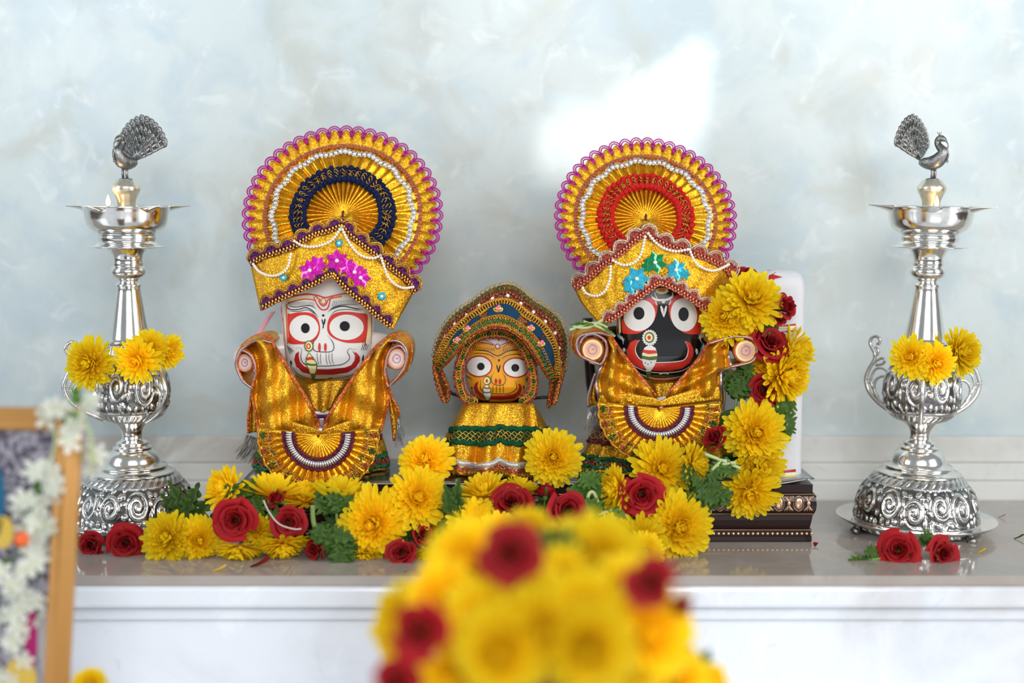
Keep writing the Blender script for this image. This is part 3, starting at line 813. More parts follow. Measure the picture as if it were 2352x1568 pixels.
def arm(parent, disc, r, Yd, toward, Yt, rt, skin, ringm, ry=1.0, inner='p_peach'):
    """stub arm: from the shoulder to a round painted end facing front"""
    m = MB(); a = P(*toward, Yt); b = P(*disc, Yd)
    el = P(disc[0]+(toward[0]-disc[0])*.12, disc[1]-r*.5, Yt-.004)
    pts = cr([a, a.lerp(el, .5)+Vector((0, 0, .002)), el, el.lerp(b, .55), b+Vector((0, .002, 0))], 6)
    m.tube(pts, lambda s: rt*K+(r-rt)*K*sstep(.5, 1, s), 20); o = m.build('arm', skin, parent)
    front = lambda x, y, off=0: P(x, y, Yd, off)
    m = MB(); cc = P(*disc, Yd)
    m.lathe([(r*K, .006), (r*K, .001), (r*.95*K, -.0002), (r*.86*K, -.0010), (0, -.0012)], 32)
    for i, v in enumerate(m.v): m.v[i] = Vector((v.x, v.z, v.y*ry))+cc
    m.build('arm_end', ringm, o)
    pa = Paint(lambda x, y, off=0: P(x, y, Yd-.0013, off))
    m = MB(); pa.ell(m, disc[0], disc[1], r*.84, r*.84*ry, 1); m.build('end_ring', 'p_cream' if ringm == 'p_oring' else 'p_peach', o)
    m = MB(); pa.ell(m, disc[0], disc[1], r*.66, r*.66*ry, 2); m.build('end_disc', inner, o)
    m = MB(); m2 = MB()
    pa.line(m, [(disc[0]+r*.36*cos(b_), disc[1]+r*.36*ry*sin(b_)) for b_ in [2*pi*i/12 for i in range(12)]], r*.13, 3, closed=True)
    pa.ell(m, disc[0]+r*.05, disc[1]-r*.05, r*.13, r*.10, 4); pa.line(m, [(disc[0]-r*.2, disc[1]-r*.5), (disc[0]+r*.15, disc[1]-r*.42), (disc[0]+r*.4, disc[1]-r*.2)], r*.12, 4)
    m.build('end_motif', plainc('dusty_rose_paint', (.46, .26, .27), .4), o)
    return o
_pc = {}
def plainc(n, c, r):
    if n not in _pc: _pc[n] = plain(n, c, r)
    return _pc[n]
def halffan(parent, c, Y, Ro, Ri0, Ri1, ry, tilt, a0=172, a1=368, lace=True):
    """half-round pleated bib below the cape; angles run through the bottom (270)"""
    def pt(r, a, off=0): 
        y = Y+tilt*(r*abs(min(sin(a), 0)))*K - off
        return P(c[0]+r*cos(a), c[1]-r*ry*sin(a), y)
    N = 40; a0, a1 = R(a0), R(a1); na = 200; rows = []
    for r in (3, 8, 15, 25, 38, Ri0, (Ri0+Ri1)/2, Ri1, Ri1+10, Ri1+20, Ro-18, Ro-8, Ro):
        am = .0016*sstep(0, 25, r)
        rows.append([pt(r, a0+(a1-a0)*j/na, am*abs(sin(pi*(a0+(a1-a0)*j/na)*N/(2*pi)))**.8) for j in range(na+1)])
    m = MB(); m.grid(rows); f = m.build('pleated_bib', 'gold_pleat', parent, thick=.0006); parent = f
    # U shaped trim: two cords and crystals
    def U(r, off): return [pt(r, a0-R(0)+0*a, off) for a in (0,)]+[pt(r, a, off) for a in [a0+.02+(a1-a0-.04)*i/80 for i in range(81)]]
    m = MB()
    rows = [[pt(r, a0+.02+(a1-a0-.04)*i/80, .0022) for i in range(81)] for r in (Ri0, (Ri0+Ri1)/2, Ri1)]
    m.grid(rows)
    for r in (Ri0, Ri0+4, Ri1-4, Ri1): m.tube([pt(r+1.2*sin(i*1.3), a0+.02+(a1-a0-.04)*i/80, .0030) for i in range(81)], .0007, 5)
    m.build('bib_cord', 'maroon', parent)
    m = MB(); rm = (Ri0+Ri1)/2
    nb = int((a1-a0)*rm/5.5)
    for i in range(nb):
        a = a0+.03+(a1-a0-.06)*i/nb; p = pt(rm-6.5, a, .0036); q = pt(rm+6.5, a, .0036); m.tube([p, p.lerp(q, .5)+Vector((0, -.0005, 0)), q], .0007, 5)
    m.build('bib_crystal', 'crystal', parent)
    if lace:
        g = MB(); rd = MB(); gr = MB(); nb = 12; rng = random.Random(5)
        rows = [[pt(r, a0+(a1-a0)*i/60, .0020+.0004*(i % 2)) for i in range(61)] for r in (Ro-20, Ro-10, Ro+1)]
        g.tube([pt(Ro+1.5*sin(i*.9), a0+(a1-a0)*i/120, .0018) for i in range(121)], .0008, 5)
        g.tube([pt(Ro-22+2*sin(i*.9), a0+(a1-a0)*i/120, .0024) for i in range(121)], .0006, 5)
        for k in range(nb*6):
            a = a0+(a1-a0)*(k+.5)/(nb*6); ro = Ro-3 if (k//3) % 2 else Ro-6
            g.tube([pt(Ro-34, a, .0022), pt((Ro-34+ro)/2, a+rng.uniform(-.03, .03), .0034), pt(ro, a-.005, .0024)], .0004, 4)
        for k in range(nb):
            a = a0+(a1-a0)*(k+.5)/nb; tgt = gr if k % 2 == 0 else rd
            for q in range(7):
                b = 2*pi*q/7+k; tgt.ball(pt(Ro-10+(3+2*(k % 3))*cos(b), a+(7-k % 4)*sin(b)/Ro, .0032), .0007, 6, 4)
            tgt2 = rd if k % 2 == 0 else gr
            for q in (-1, 0, 1): tgt2.ball(pt(Ro-26+2*q*(-1)**k, a+(q*6+9)/Ro, .0030), .0007, 6, 4)
        g.build('bib_lace', 'gold_lace', parent); rd.build('lace_red_motif', 'redglit', parent); gr.build('lace_green_motif', 'lace_green', parent)
    return f
def pyof(z, Y):
    a, b = 200., 1700.
    for _ in range(40):
        c = (a+b)/2
        if P(1176, c, Y).z > z: a = c
        else: b = c
    return a
def gown(parent, xc, y0, y1, tab, Yc, mat, nf, amp, name='gown', a0=0, seedp=0, ex=1):
    """flared cloth gown: elliptical sections with folds. tab: (py, halfwidth px, depth m)"""
    rows = []; ny = 40; na = 160; y1 = pyof(TOP+.0004, Yc)
    def pt(t, a, off=0):
        y = y0+(y1-y0)*t; w_, d = interp(tab, y)
        f = 1+amp*sstep(0, .6, t)*(sin(nf*a+seedp)+.4*sin(nf*1.7*a+2+3*t))
        return P(xc, y, Yc)+Vector((cos(a)*(w_*K*f+off), sin(a)*(d*f+off), 0))
    for i in range(ny+1): rows.append([pt(i/ny, 2*pi*j/na) for j in range(na)])
    m = MB(); m.grid(rows, cu=True); o = m.build(name, mat, parent, thick=.0006, toff=0)
    return o, pt
def band(parent, pt, t, w, mats, name, zz=.0):
    """zigzag felt ribbon round a gown at height t"""
    m = MB(); g = MB()
    for s in (-1, 1):
        m.tube([pt(t+s*w+.006*sin(60*a), a, .0018) for a in [pi+.0+pi*i/200 for i in range(201)]], .0016, 6)
    rows = [[pt(t+q*w, pi+pi*i/100, .0012) for i in range(101)] for q in (-1, 0, 1)]; m.grid(rows)
    for ph in (0, 1.6, 3.1):
        g.tube([pt(t+w*.6*sin(34*a+ph), a, .0028) for a in [pi+pi*i/260 for i in range(261)]], .0004, 4)
    o = m.build(name, mats[0], parent); g.build('ribbon_thread', mats[1], o)
def fringe(parent, name, mat, a, b, n, ln, Y, seed=1, spread=6, r=.0003):
    rng = random.Random(seed); m = MB()
    for i in range(n):
        t = i/(n-1); x = a[0]+(b[0]-a[0])*t+rng.uniform(-2, 2); y = a[1]+(b[1]-a[1])*t
        l_ = ln*rng.uniform(.7, 1.1); dx = rng.uniform(-spread, spread)+(a[2] if len(a) > 2 else 0)
        yy = Y+rng.uniform(-.002, .002)
        m.tube([P(x, y, yy), P(x+dx*.35, y+l_*.5, yy-.001), P(x+dx, y+l_, yy+rng.uniform(-.002, .002))], lambda s: r*(1-.6*s), 4)
    return m.build(name, mat, parent)

# ============================================================ LEFT IDOL (white face)
def lashes(pa, mb, f, xs, base, top, dx, lay, w=1.6):
    for x in xs: pa.line(mb, [f(x, base(x)), f(x+dx, top(x))], w, lay)
def white_idol():
    t = thing('painted_wooden_idol', 'white faced wooden idol in a gold cape and a tall fan headdress with navy braid', 'idol', P(745, 1090, .012)); Y0 = .012
    f = zf(.3316, 500, 640)
    hd = Head(753, [(600, 96), (640, 104), (700, 106), (760, 104), (800, 101), (825, 97), (842, 90), (856, 79), (866, 64), (873, 44), (877, 14)],
              [(600, .027), (700, .030), (820, .029), (845, .027), (860, .022), (870, .015), (877, .004)], Y0, 6)
    hd.mesh('p_white', t)
    # broad flat back of the head and shoulders, seen beside the face
    pa = Paint(hd.front)
    # black, red, cream details grouped by feature
    fm = MB(); cm = MB()
    pa.fill(cm, [f(*p) for p in [(468, 175), (482, 150), (600, 122), (700, 128), (715, 150), (700, 150), (600, 138), (490, 165), (485, 230), (488, 330), (498, 450), (480, 452), (470, 330)]], 1, 3)
    pa.fill(cm, [f(*p) for p in [(770, 150), (790, 132), (900, 112), (1000, 112), (1000, 128), (900, 130), (800, 150)]], 1, 3)
    pa.fill(cm, [f(*p) for p in [(1042, 262), (1062, 262), (1060, 350), (1048, 445), (1030, 440), (1040, 350)]], 1, 3)
    pa.ell(cm, *f(732, 155), 4.5, 6, 3)
    cmo = cm.build('cream_border_paint', 'p_cream', t)
    for ln, w_ in (([(545, 702), (500, 645), (475, 560), (462, 450), (452, 300), (444, 190), (470, 138), (600, 108), (690, 115), (745, 130), (800, 118), (900, 100), (1000, 100)], 3.6),
                   ([(485, 450), (478, 300), (476, 200), (500, 165), (600, 140), (680, 150)], 2.6), ([(1066, 250), (1070, 350), (1066, 450), (1072, 480), (1045, 570), (1000, 640), (940, 692), (800, 714), (600, 712), (545, 702)], 3.6),
                   ([(1034, 250), (1034, 350), (1022, 440), (1028, 462)], 2.8), ([(665, 125), (690, 180), (715, 210), (735, 216), (758, 208), (772, 180), (778, 150), (790, 135), (860, 122)], 3.0),
                   ([(700, 150), (712, 175), (732, 188), (752, 175), (765, 145), (800, 128)], 3.0), ([(672, 112), (700, 140), (714, 150)], 3.4)):
        pa.line(fm, [f(*p) for p in ln], w_, 2, taper=False)
    pa.line(fm, [(732+(f(732, 155)[0]-732)+5.5*cos(a), f(732, 155)[1]+7*sin(a)) for a in [2*pi*i/10 for i in range(10)]], 1.8, 4, closed=True)
    fm.build('red_border_paint', 'p_red', t)
    er = MB()
    pa.fill(er, [f(*p) for p in [(484, 238), (500, 244), (560, 232), (640, 236), (688, 268), (708, 330), (700, 390), (665, 436), (610, 450), (498, 450), (490, 400), (484, 300)]], 2, 4, smooth=3)
    e1 = er.build('eye_rim', 'p_red', t)
    er = MB()
    pa.fill(er, [f(*p) for p in [(758, 340), (772, 272), (820, 236), (900, 228), (985, 238), (1036, 250), (1036, 330), (1026, 420), (1010, 440), (900, 444), (815, 418), (772, 385)]], 2, 4, smooth=3)
    e2 = er.build('eye_rim', 'p_red', t)
    for e, ex, ey, rx, ry, px, py, pr, prx in ((e1, 598, 343, 101, 92, 607, 342, 33, 30), (e2, 893, 336, 119, 88, 880, 328, 33, 35)):
        m = MB(); pa.ell(m, *f(ex, ey), rx*.3316, ry*.3316, 3, n=44); m.build('eye_white', 'p_white', e)
        m = MB(); pa.ell(m, *f(px, py), prx*.3316, pr*1.05*.3316, 5); m.build('pupil', 'p_black', e)
    bm = MB()
    for ln, w_ in (([(478, 150), (472, 185), (500, 212), (560, 212), (610, 200), (655, 220), (700, 268)], 2.0), ([(485, 222), (560, 226), (630, 216), (690, 262)], 1.3), ([(482, 185), (540, 196), (640, 186), (690, 214)], 1.6),
                   ([(762, 232), (800, 206), (870, 190), (960, 208), (1010, 212)], 2.4), ([(775, 262), (820, 222), (900, 212), (1000, 224)], 1.4), ([(770, 215), (820, 190), (900, 178), (980, 184)], 1.5)):
        pa.line(bm, [f(*p) for p in ln], w_, 3)
    lashes(pa, bm, f, [498+i*11.5 for i in range(16)], lambda x: 190-8*sin((x-498)/190*pi)*0, lambda x: 152+ (x-498)*.03, -12, 3, 1.0)
    lashes(pa, bm, f, [790+i*12 for i in range(16)], lambda x: 196-(x-790)*.09, lambda x: 150-(x-790)*.08, 14, 3, 1.0)
    bm.build('eyebrow_paint', 'p_black', t)
    nm = MB()
    pa.ell(nm, *f(731, 254), 3.0, 2.6, 3); pa.line(nm, [f(722, 278), f(727, 300), f(733, 322)], 2.6, 3); pa.line(nm, [f(744, 275), f(740, 300), f(733, 322)], 3.0, 3); pa.line(nm, [f(733, 318), f(729, 346)], 2.4, 3)
    for ln, w_ in (([(698, 392), (668, 428), (660, 470), (672, 498), (720, 506), (780, 505), (804, 486), (800, 446), (778, 412), (756, 390)], 1.6),
                   ([(688, 508), (692, 560), (705, 600)], 1.2), ([(714, 510), (712, 560), (718, 600)], 1.2), ([(752, 510), (752, 560), (762, 598)], 1.2), ([(772, 510), (772, 560), (785, 598)], 1.2), ([(792, 508), (792, 560), (808, 598)], 1.2)):
        pa.line(nm, [f(*p) for p in ln], w_, 3)
    no = nm.build('nose_paint', 'p_black', t)
    m = MB(); pa.ell(m, *f(705, 475), 3.0, 10.5, 3); pa.ell(m, *f(746, 474), 3.2, 9.6, 3); m.build('nostril', 'p_red', no)
    mm = MB()
    pa.fill(mm, [f(*p) for p in [(562, 502), (540, 520), (530, 560), (545, 610), (590, 650), (660, 666), (800, 664), (900, 650), (955, 615), (985, 570), (985, 540), (962, 512), (932, 500), (950, 530), (948, 565), (925, 598), (880, 615), (760, 628), (660, 625), (600, 606), (570, 575), (562, 540)]], 2, 4)
    mo = mm.build('mouth', 'p_dred', t)
    m = MB()
    for ln, w_ in (([(545, 482), (565, 474), (582, 490), (576, 540), (592, 582), (640, 602), (740, 604), (850, 596), (900, 570), (914, 540), (898, 505), (915, 482), (940, 490), (962, 484)], 1.7),
                   ([(508, 570), (520, 620), (565, 668), (650, 694), (800, 692), (915, 672), (985, 630)], 1.3), ([(500, 590), (515, 640), (555, 680)], 1.1), ([(1020, 560), (990, 620), (950, 665)], 1.1),
                   ([(755, 690), (763, 698), (770, 686), (778, 698), (785, 684), (800, 696)], 1.4)):
        pa.line(m, [f(*p) for p in ln], w_, 4)
    pa.fill(m, [f(*p) for p in [(500, 572), (508, 566), (516, 580), (512, 600), (502, 590)]], 4); pa.fill(m, [f(*p) for p in [(1008, 522), (1014, 540), (1010, 565), (996, 572), (1002, 545)]], 4)
    for i in range(4):
        pa.line(m, [f(478+i*8, 455+i*8), f(490+i*8, 492), f(505+i*8, 528-i*8)], 1.2, 4); pa.line(m, [f(1006+i*14, 430+i*8), f(1006+i*12, 462), f(992+i*12, 498)], 1.2, 4)
    m.build('lip_line', 'p_black', mo)
    nr = MB(); pa.ell(nr, *f(632, 466), 10.6, 13, 5); pa.fill(nr, [f(*p) for p in [(630, 508), (664, 545), (692, 590), (686, 650), (668, 704), (652, 690), (622, 620), (608, 585), (612, 545)]], 5)
    no = nr.build('nose_ring', 'p_green', t)
    m = MB(); pa.ell(m, *f(632, 466), 8.0, 10.2, 6); pa.fill(m, [f(*p) for p in [(631, 517), (658, 546), (684, 590), (678, 640), (672, 656), (642, 656), (624, 610), (614, 585), (618, 548)]], 6); m.build('nose_ring_enamel', 'p_cream', no)
    m = MB(); pa.ell(m, *f(629, 467), 5.4, 6.8, 7); pa.fill(m, [f(*p) for p in [(618, 546), (640, 540), (656, 542), (672, 566), (646, 560), (617, 566)]], 7); m.build('nose_ring_red', 'p_red', no)
    m = MB(); pa.ell(m, *f(629, 467), 2.4, 4, 8); m.build('nose_ring_centre', 'p_cream', no)
    m = MB(); pa.line(m, [f(616, 588), f(650, 596), f(690, 594)], 4.5, 8, taper=False); m.build('nose_ring_band', 'p_green', no)
    # arms: white stubs carrying the cape
    arm(t, (562, 833), 19, -.030, (665, 800), .004, 36, 'p_white', 'p_peach', 1.15, 'p_pink')
    arm(t, (911, 824), 23, -.032, (842, 796), .004, 34, 'p_white', 'p_peach', 1.1, 'p_pink')
    # pink ribbon tied behind the head
    m = MB(); m.grid([[P(x+dx, y, .03+.002*sin(i)) for dx in (-5, 0, 6)] for i, (x, y) in enumerate(cr(v2([(628, 715), (612, 738), (598, 762), (588, 790)]), 5) and [(628, 715), (618, 728), (608, 744), (598, 760), (590, 780)])]); m.build('pink_ribbon', 'pinkrib', t, thick=.0004)
    # gown behind cape
    g, gp = gown(t, 738, 860, 1118, [(860, 60, .012), (880, 88, .022), (920, 112, .026), (980, 128, .028), (1050, 148, .030), (1118, 160, .033)], .014, 'gold_dark', 15, .05)
    band(t, gp, .60, .06, ('maroon', 'goldfringe'), 'maroon_ribbon'); band(t, gp, .90, .05, ('lace_green', 'redglit'), 'green_lace_border')
    # cape
    dep = lambda bias: (lambda x, y, u, v: -.034+.010*abs(u-.45)+.0050*sin(6*v+4*u)*sin(pi*v)+.0026*sin(16*u*v+6*v)+.0015*sin(23*u+5*v)+bias-.006*sin(pi*v)*u)
    li = v2([(318, 402), (372, 440), (440, 540), (520, 680), (620, 840), (680, 970), (702, 1058)], f); lo = v2([(165, 470), (228, 520), (254, 640), (240, 765), (252, 880), (272, 980), (292, 1050)], f)
    sheet('cape_panel', 'gold', t, lo, li, dep(0), 60, 34)
    ri = v2([(1178, 410), (1100, 470), (1000, 600), (870, 790), (770, 950), (735, 1058)], f); ro = v2([(1250, 400), (1195, 490), (1166, 560), (1160, 650), (1176, 760), (1176, 880), (1150, 980), (1128, 1055)], f)
    sheet('cape_panel', 'gold', t, ri, ro, lambda x, y, u, v: dep(0)(x, y, u, 1-v), 60, 34)
    # lower hem joins both panels
    sheet('cape_hem', 'gold', t, v2([(290, 1000), (500, 985), (690, 1040), (720, 1062), (750, 1040), (900, 985), (1140, 1000)], f), v2([(290, 1054), (500, 1064), (700, 1086), (900, 1082), (1128, 1068)], f), lambda x, y, u, v: -.0365+.006*abs(2*u-1)+.001*v, 60, 6)
    m = MB(); m2 = MB()
    for e in (li, ri):
        c = resample(cr([(p.x, p.y, 0) for p in e], 6), 60)
        for k, (mb_, o_, r_) in enumerate(((m, 0, .0014), (m2, 3, .0008))):
            mb_.tube([P(p.x+(o_ if e is ri else -o_), p.y, dep(0)(p.x, p.y, i/59, 1)-.0008) for i, p in enumerate(c)], r_, 6)
    for e in (lo, ro):
        c = resample(cr([(p.x, p.y, 0) for p in e], 6), 60); m.tube([P(p.x, p.y, dep(0)(p.x, p.y, i/59, 0)-.0008) for i, p in enumerate(c)], .0011, 6)
    m.build('cape_piping', 'orange_cord', t); m2.build('cape_tinsel', 'silvercord', t)
    # neck scarf inside the V
    sheet('neck_scarf', 'gold_dark', t, v2([(540, 720), (620, 735), (700, 712), (840, 700), (920, 710)], f), v2([(620, 850), (650, 880), (700, 925), (760, 925), (800, 850)], f), lambda x, y, u, v: -.020-.004*sin(pi*u)-.003*v+.001*sin(20*u), 40, 16)
    m = MB(); 
    for k, (y_, mt) in enumerate(((925, 'crystal'), (945, 'purple'))):
        m = MB(); m.tube([P(*f(x, y_+6*sin((x-660)/120*pi)), -.0265) for x in range(655, 785, 10)], .0016, 6); m.build('neck_cord', mt, t)
    sheet('neck_backing', 'silvercord', t, v2([(690, 955), (745, 955)], f), v2([(705, 1060), (730, 1060)], f), lambda x, y, u, v: -.0265, 4, 6)
    m = MB(); m.ball(P(*f(712, 1045), -.041), 5*K, 8, 6); m.build('bead_button', 'crystal', t)
    # sleeves looped round the arm ends
    sleeve(t, [f(*p) for p in [(240, 762), (165, 722), (112, 622), (112, 548), (150, 470), (235, 408), (318, 402), (372, 440)]], -.036, .004, (566, 833), .24, None)
    sleeve(t, [f(*p) for p in [(236, 765), (262, 640), (236, 540), (182, 500), (150, 505)]], -.0358, -.020, None, 0, None)
    sleeve(t, [f(*p) for p in [(1120, 452), (1180, 408), (1262, 396), (1325, 450), (1336, 530), (1310, 630), (1250, 700), (1182, 752)]], -.036, .002, (908, 830), .26, None)
    sleeve(t, [f(*p) for p in [(1182, 752), (1155, 660), (1168, 560), (1200, 490), (1262, 464), (1300, 510), (1300, 560)]], -.0358, -.022, None, 0, None)
    # hanging cape ends
    for a_, b_ in (([(1185, 750), (1210, 830), (1250, 900), (1252, 950)], [(1180, 770), (1195, 880), (1205, 960), (1222, 1120)]), ([(235, 770), (225, 870), (212, 960), (212, 1070)], [(250, 780), (262, 880), (270, 980), (268, 1060)])):
        sheet('cape_end', 'gold_dark', t, v2(a_, f), v2(b_, f), lambda x, y, u, v: -.022+.004*u+.002*sin(6*v), 20, 8)
        m = MB()
        for q in (a_, b_): m.tube([P(p.x, p.y, -.023+.004*i/19) for i, p in enumerate(resample(cr(v2(q, f), 5), 20))], .0010, 6)
        m.build('cape_end_piping', 'orange_cord', t)
    fringe(t, 'fringe', 'fringe', (*f(205, 1080), -28), (*f(300, 1110), -4), 46, 52, -.012, 1, 7)
    fringe(t, 'fringe', 'crystal', (*f(1190, 780), 6), (*f(1250, 960), 26), 26, 62, -.012, 2, 12, .00022)
    fringe(t, 'fringe', 'fringe', (*f(1215, 1010), 8), (*f(1262, 940), 22), 26, 56, -.010, 3, 10, .00022)
    halffan(t, f(697, 1085), -.038, 138, 54, 82, .98, -.01)
    # ------- headdress
    g = zf(.3253, 520, 270)
    top = v2([(155, 975), (230, 930), (300, 905), (450, 855), (600, 770), (720, 735), (820, 705), (880, 765), (960, 830), (1080, 920), (1200, 1020), (1300, 1100), (1350, 1185)], g)
    bot = v2([(240, 1365), (340, 1315), (480, 1250), (640, 1180), (700, 1140), (765, 1130), (810, 1180), (900, 1270), (1000, 1350), (1080, 1425), (1175, 1500)], g)
    br = Brim(top, bot, -.010, .024, 572, 962); H_ = br.cloth(t)
    # cap behind the band
    m = MB(); cc = P(765, 615, .022); m.ball((0, 0, 0), 1, 32, 20)
    for i, v in enumerate(m.v): m.v[i] = cc+Vector((v.x*.048, v.y*.030, v.z*.038))
    m.build('turban_cap', 'gold', H_)
    fan(H_, (788, 496), .004, 229, R(26), R(4), 48, (160, 178, 216, 229, 88, 116), 'navy')
    ctop = [v2([(x, y)])[0] for x, y in [(p.x, p.y) for p in top]]
    br.trim(H_, [p+Vector((0, 13, 0)) for p in top], -1, 12, 'gold_lace', 'purple', 'bead_gold', 17)
    br.trim(H_, [p+Vector((0, -14, 0)) for p in bot], -1, 11, 'gold_lace', 'purple', 'bead_gold', 15)
    pearls(H_, br.f, [[g(*p) for p in s] for s in ([(190, 1035), (230, 1085), (300, 1115), (370, 1108), (430, 1060), (455, 965)], [(480, 872), (540, 905), (610, 912), (700, 890), (760, 850), (812, 772)],
        [(812, 772), (860, 870), (920, 950), (980, 985), (1040, 992), (1088, 972)], [(1088, 972), (1110, 1040), (1140, 1120), (1190, 1175), (1250, 1203), (1318, 1195)])])
    for x, y, r, a in ((588, 1078, 82, .3), (640, 1040, 74, 0.1), (780, 1010, 84, .5), (850, 1050, 66, .2), (905, 1090, 76, .5), (948, 1130, 78, .1)):
        star(H_, br.f, *g(x, y), r*.3253, a, 'star_m', dot=x in (588, 780, 948, 905))
    for x, y, r in ((795, 885, 30), (402, 1130, 28), (1097, 1262, 32)): sequin(H_, br.f, *g(x, y), r*.3253)
    return t
white_idol()

# ============================================================ RIGHT IDOL (black face)
def black_idol():
    t = thing('painted_wooden_idol', 'black faced wooden idol with round white eyes and a tall fan headdress with red braid', 'idol', P(1505, 1085, .012)); Y0 = .012
    f = zf(.338, 1270, 620)
    hd = Head(1518.5, [(600, 96), (660, 102), (720, 103), (780, 102), (805, 98), (830, 88), (850, 76), (866, 60), (876, 40), (881, 12)],
              [(600, .027), (700, .030), (820, .029), (845, .027), (862, .022), (874, .014), (881, .004)], Y0, 5)
    hd.mesh('p_black', t)
    m = MB(); m.tube([P(1350, 730, .03), P(1352, 800, .03), P(1358, 880, .028), P(1372, 960, .026)], 13*K, 12); m.build('black_back_panel', 'p_black', t)
    pa = Paint(hd.front)
    m = MB(); m2 = MB(); m3 = MB()
    pa.fill(m, [f(*p) for p in [(432, 340), (444, 340), (446, 430), (440, 450), (430, 420)]], 1, 3); pa.fill(m, [f(*p) for p in [(1016, 262), (1034, 270), (1034, 430), (1022, 440), (1018, 350)]], 1, 3); m.build('side_stripe', 'p_oring', t)
    pa.fill(m2, [f(*p) for p in [(446, 330), (458, 325), (462, 420), (450, 440)]], 1, 3); pa.fill(m2, [f(*p) for p in [(1000, 262), (1012, 262), (1014, 430), (1002, 436)]], 1, 3); m2.build('side_stripe', 'p_cream', t)
    eyes = (([(465, 340), (480, 325), (560, 240), (640, 190), (690, 190), (710, 225), (706, 290), (680, 355), (630, 405), (570, 432), (480, 432), (470, 400)], (588, 308, 112, 102, -.75), (585, 294, 37, 43)),
            ([(786, 245), (800, 195), (850, 168), (910, 175), (960, 225), (985, 262), (1008, 262), (1008, 400), (998, 432), (940, 436), (880, 420), (815, 360), (790, 300)], (890, 304, 90, 113, -.18), (888, 300, 35, 47)))
    for poly, e, p in eyes:
        m = MB(); pa.fill(m, [f(*q) for q in poly], 2, 4, smooth=3); eo = m.build('eye_rim', 'p_red', t)
        m = MB(); pa.ell(m, *f(e[0], e[1]), e[2]*.338, e[3]*.338, 3, rot=e[4], n=44); m.build('eye_white', 'p_white', eo)
        m = MB(); pa.ell(m, *f(p[0], p[1]), p[2]*.338, p[3]*.338, 5); m.build('pupil', 'p_black', eo)
    m = MB()
    for ln, w_ in (([(668, 165), (675, 185), (705, 202), (745, 204), (785, 198), (812, 178), (812, 150)], 5), ([(690, 150), (700, 180), (712, 195)], 2), ([(700, 205), (700, 225), (712, 240)], 2), ([(800, 200), (798, 222), (785, 238)], 2)):
        pa.line(m, [f(*q) for q in ln], w_, 3)
    pa.ell(m, *f(751, 213), 3.8, 4.6, 4); pa.ell(m, *f(751, 203), 1.8, 3, 4)
    pa.fill(m, [f(*q) for q in [(729, 245), (738, 242), (750, 262), (754, 300), (758, 262), (768, 240), (776, 246), (772, 275), (756, 320), (750, 318), (734, 278)]], 4, 3)
    m.build('forehead_mark', 'p_white', t)
    m = MB(); pa.ell(m, *f(740, 142), 15, 7, 4); fo = m.build('forehead_jewel', 'p_cream', t); m = MB(); pa.ell(m, *f(740, 136), 9, 4, 5); m.build('jewel_centre', 'p_oring', fo)
    # mouth
    m = MB()
    cres = [(588, 476), (560, 474), (522, 495), (502, 540), (506, 590), (540, 635), (600, 668), (700, 686), (800, 686), (880, 668), (930, 632), (954, 580), (954, 530), (935, 495), (905, 480), (897, 486), (918, 520), (920, 560), (905, 600), (870, 622), (760, 630), (660, 630), (600, 612), (568, 580), (558, 540), (570, 500)]
    pa.fill(m, [f(*q) for q in cres], 2, 4); mo = m.build('mouth', 'p_red', t)
    m = MB(); pa.line(m, [f(*q) for q in [(590, 476), (572, 500), (560, 540), (572, 580), (602, 610), (660, 626), (760, 627), (868, 618), (903, 598), (918, 560), (916, 520), (895, 484)]], 2.2, 4)
    for ln, w_ in (([(500, 600), (560, 655), (640, 688), (740, 698), (860, 688), (930, 655), (965, 620)], 1.8), ([(590, 705), (680, 735), (760, 740), (850, 728), (890, 712)], 3.5), ([(620, 748), (700, 766), (800, 764), (850, 752)], 4.5)):
        pa.line(m, [f(*q) for q in ln], w_, 4)
    for x in (727, 739, 754, 768, 781): pa.ell(m, *f(x, 700+(x % 2)*3), 2, 2.2, 5)
    pa.fill(m, [f(*q) for q in [(476, 530), (488, 528), (495, 545), (480, 560), (474, 545)]], 4, 3); pa.fill(m, [f(*q) for q in [(972, 532), (984, 540), (986, 565), (975, 575), (968, 550)]], 4, 3)
    for i in range(5):
        pa.line(m, [f(436+i*7, 428+i*5), f(450+i*7, 462+i*2), f(488-i*3, 470+i*9)], 1.6, 4); pa.line(m, [f(1034-i*9, 420+i*3), f(1018-i*6, 452), f(985+i*8, 462+i*10)], 1.6, 4)
    m.build('white_line_paint', 'p_white', mo)
    m = MB(); pa.line(m, [f(*q) for q in [(640, 738), (700, 746), (780, 748), (860, 738)]], 2.2, 5); m.build('red_line_paint', 'p_red', mo)
    # nose ring
    m = MB(); pa.ell(m, *f(658, 460), 15.5, 16.5, 5)
    for i in range(18): a = 2*pi*i/18; pa.ell(m, f(658, 460)[0]+15.5*cos(a), f(658, 460)[1]+16.5*sin(a), 2.3, 2.3, 5, n=8)
    pa.fill(m, [f(*q) for q in [(640, 515), (672, 513), (698, 530), (710, 575), (706, 605), (690, 650), (662, 692), (640, 690), (612, 640), (605, 600), (606, 570), (620, 530)]], 5)
    no = m.build('nose_ring', 'p_white', t)
    m = MB(); pa.ell(m, *f(656, 458), 11.5, 13, 6, n=14); pa.fill(m, [f(*q) for q in [(604, 580), (650, 590), (710, 584), (706, 608), (660, 614), (606, 602)]], 6); pa.fill(m, [f(*q) for q in [(632, 690), (668, 688), (664, 712), (642, 755), (636, 720)]], 6); m.build('nose_ring_green', 'p_green', no)
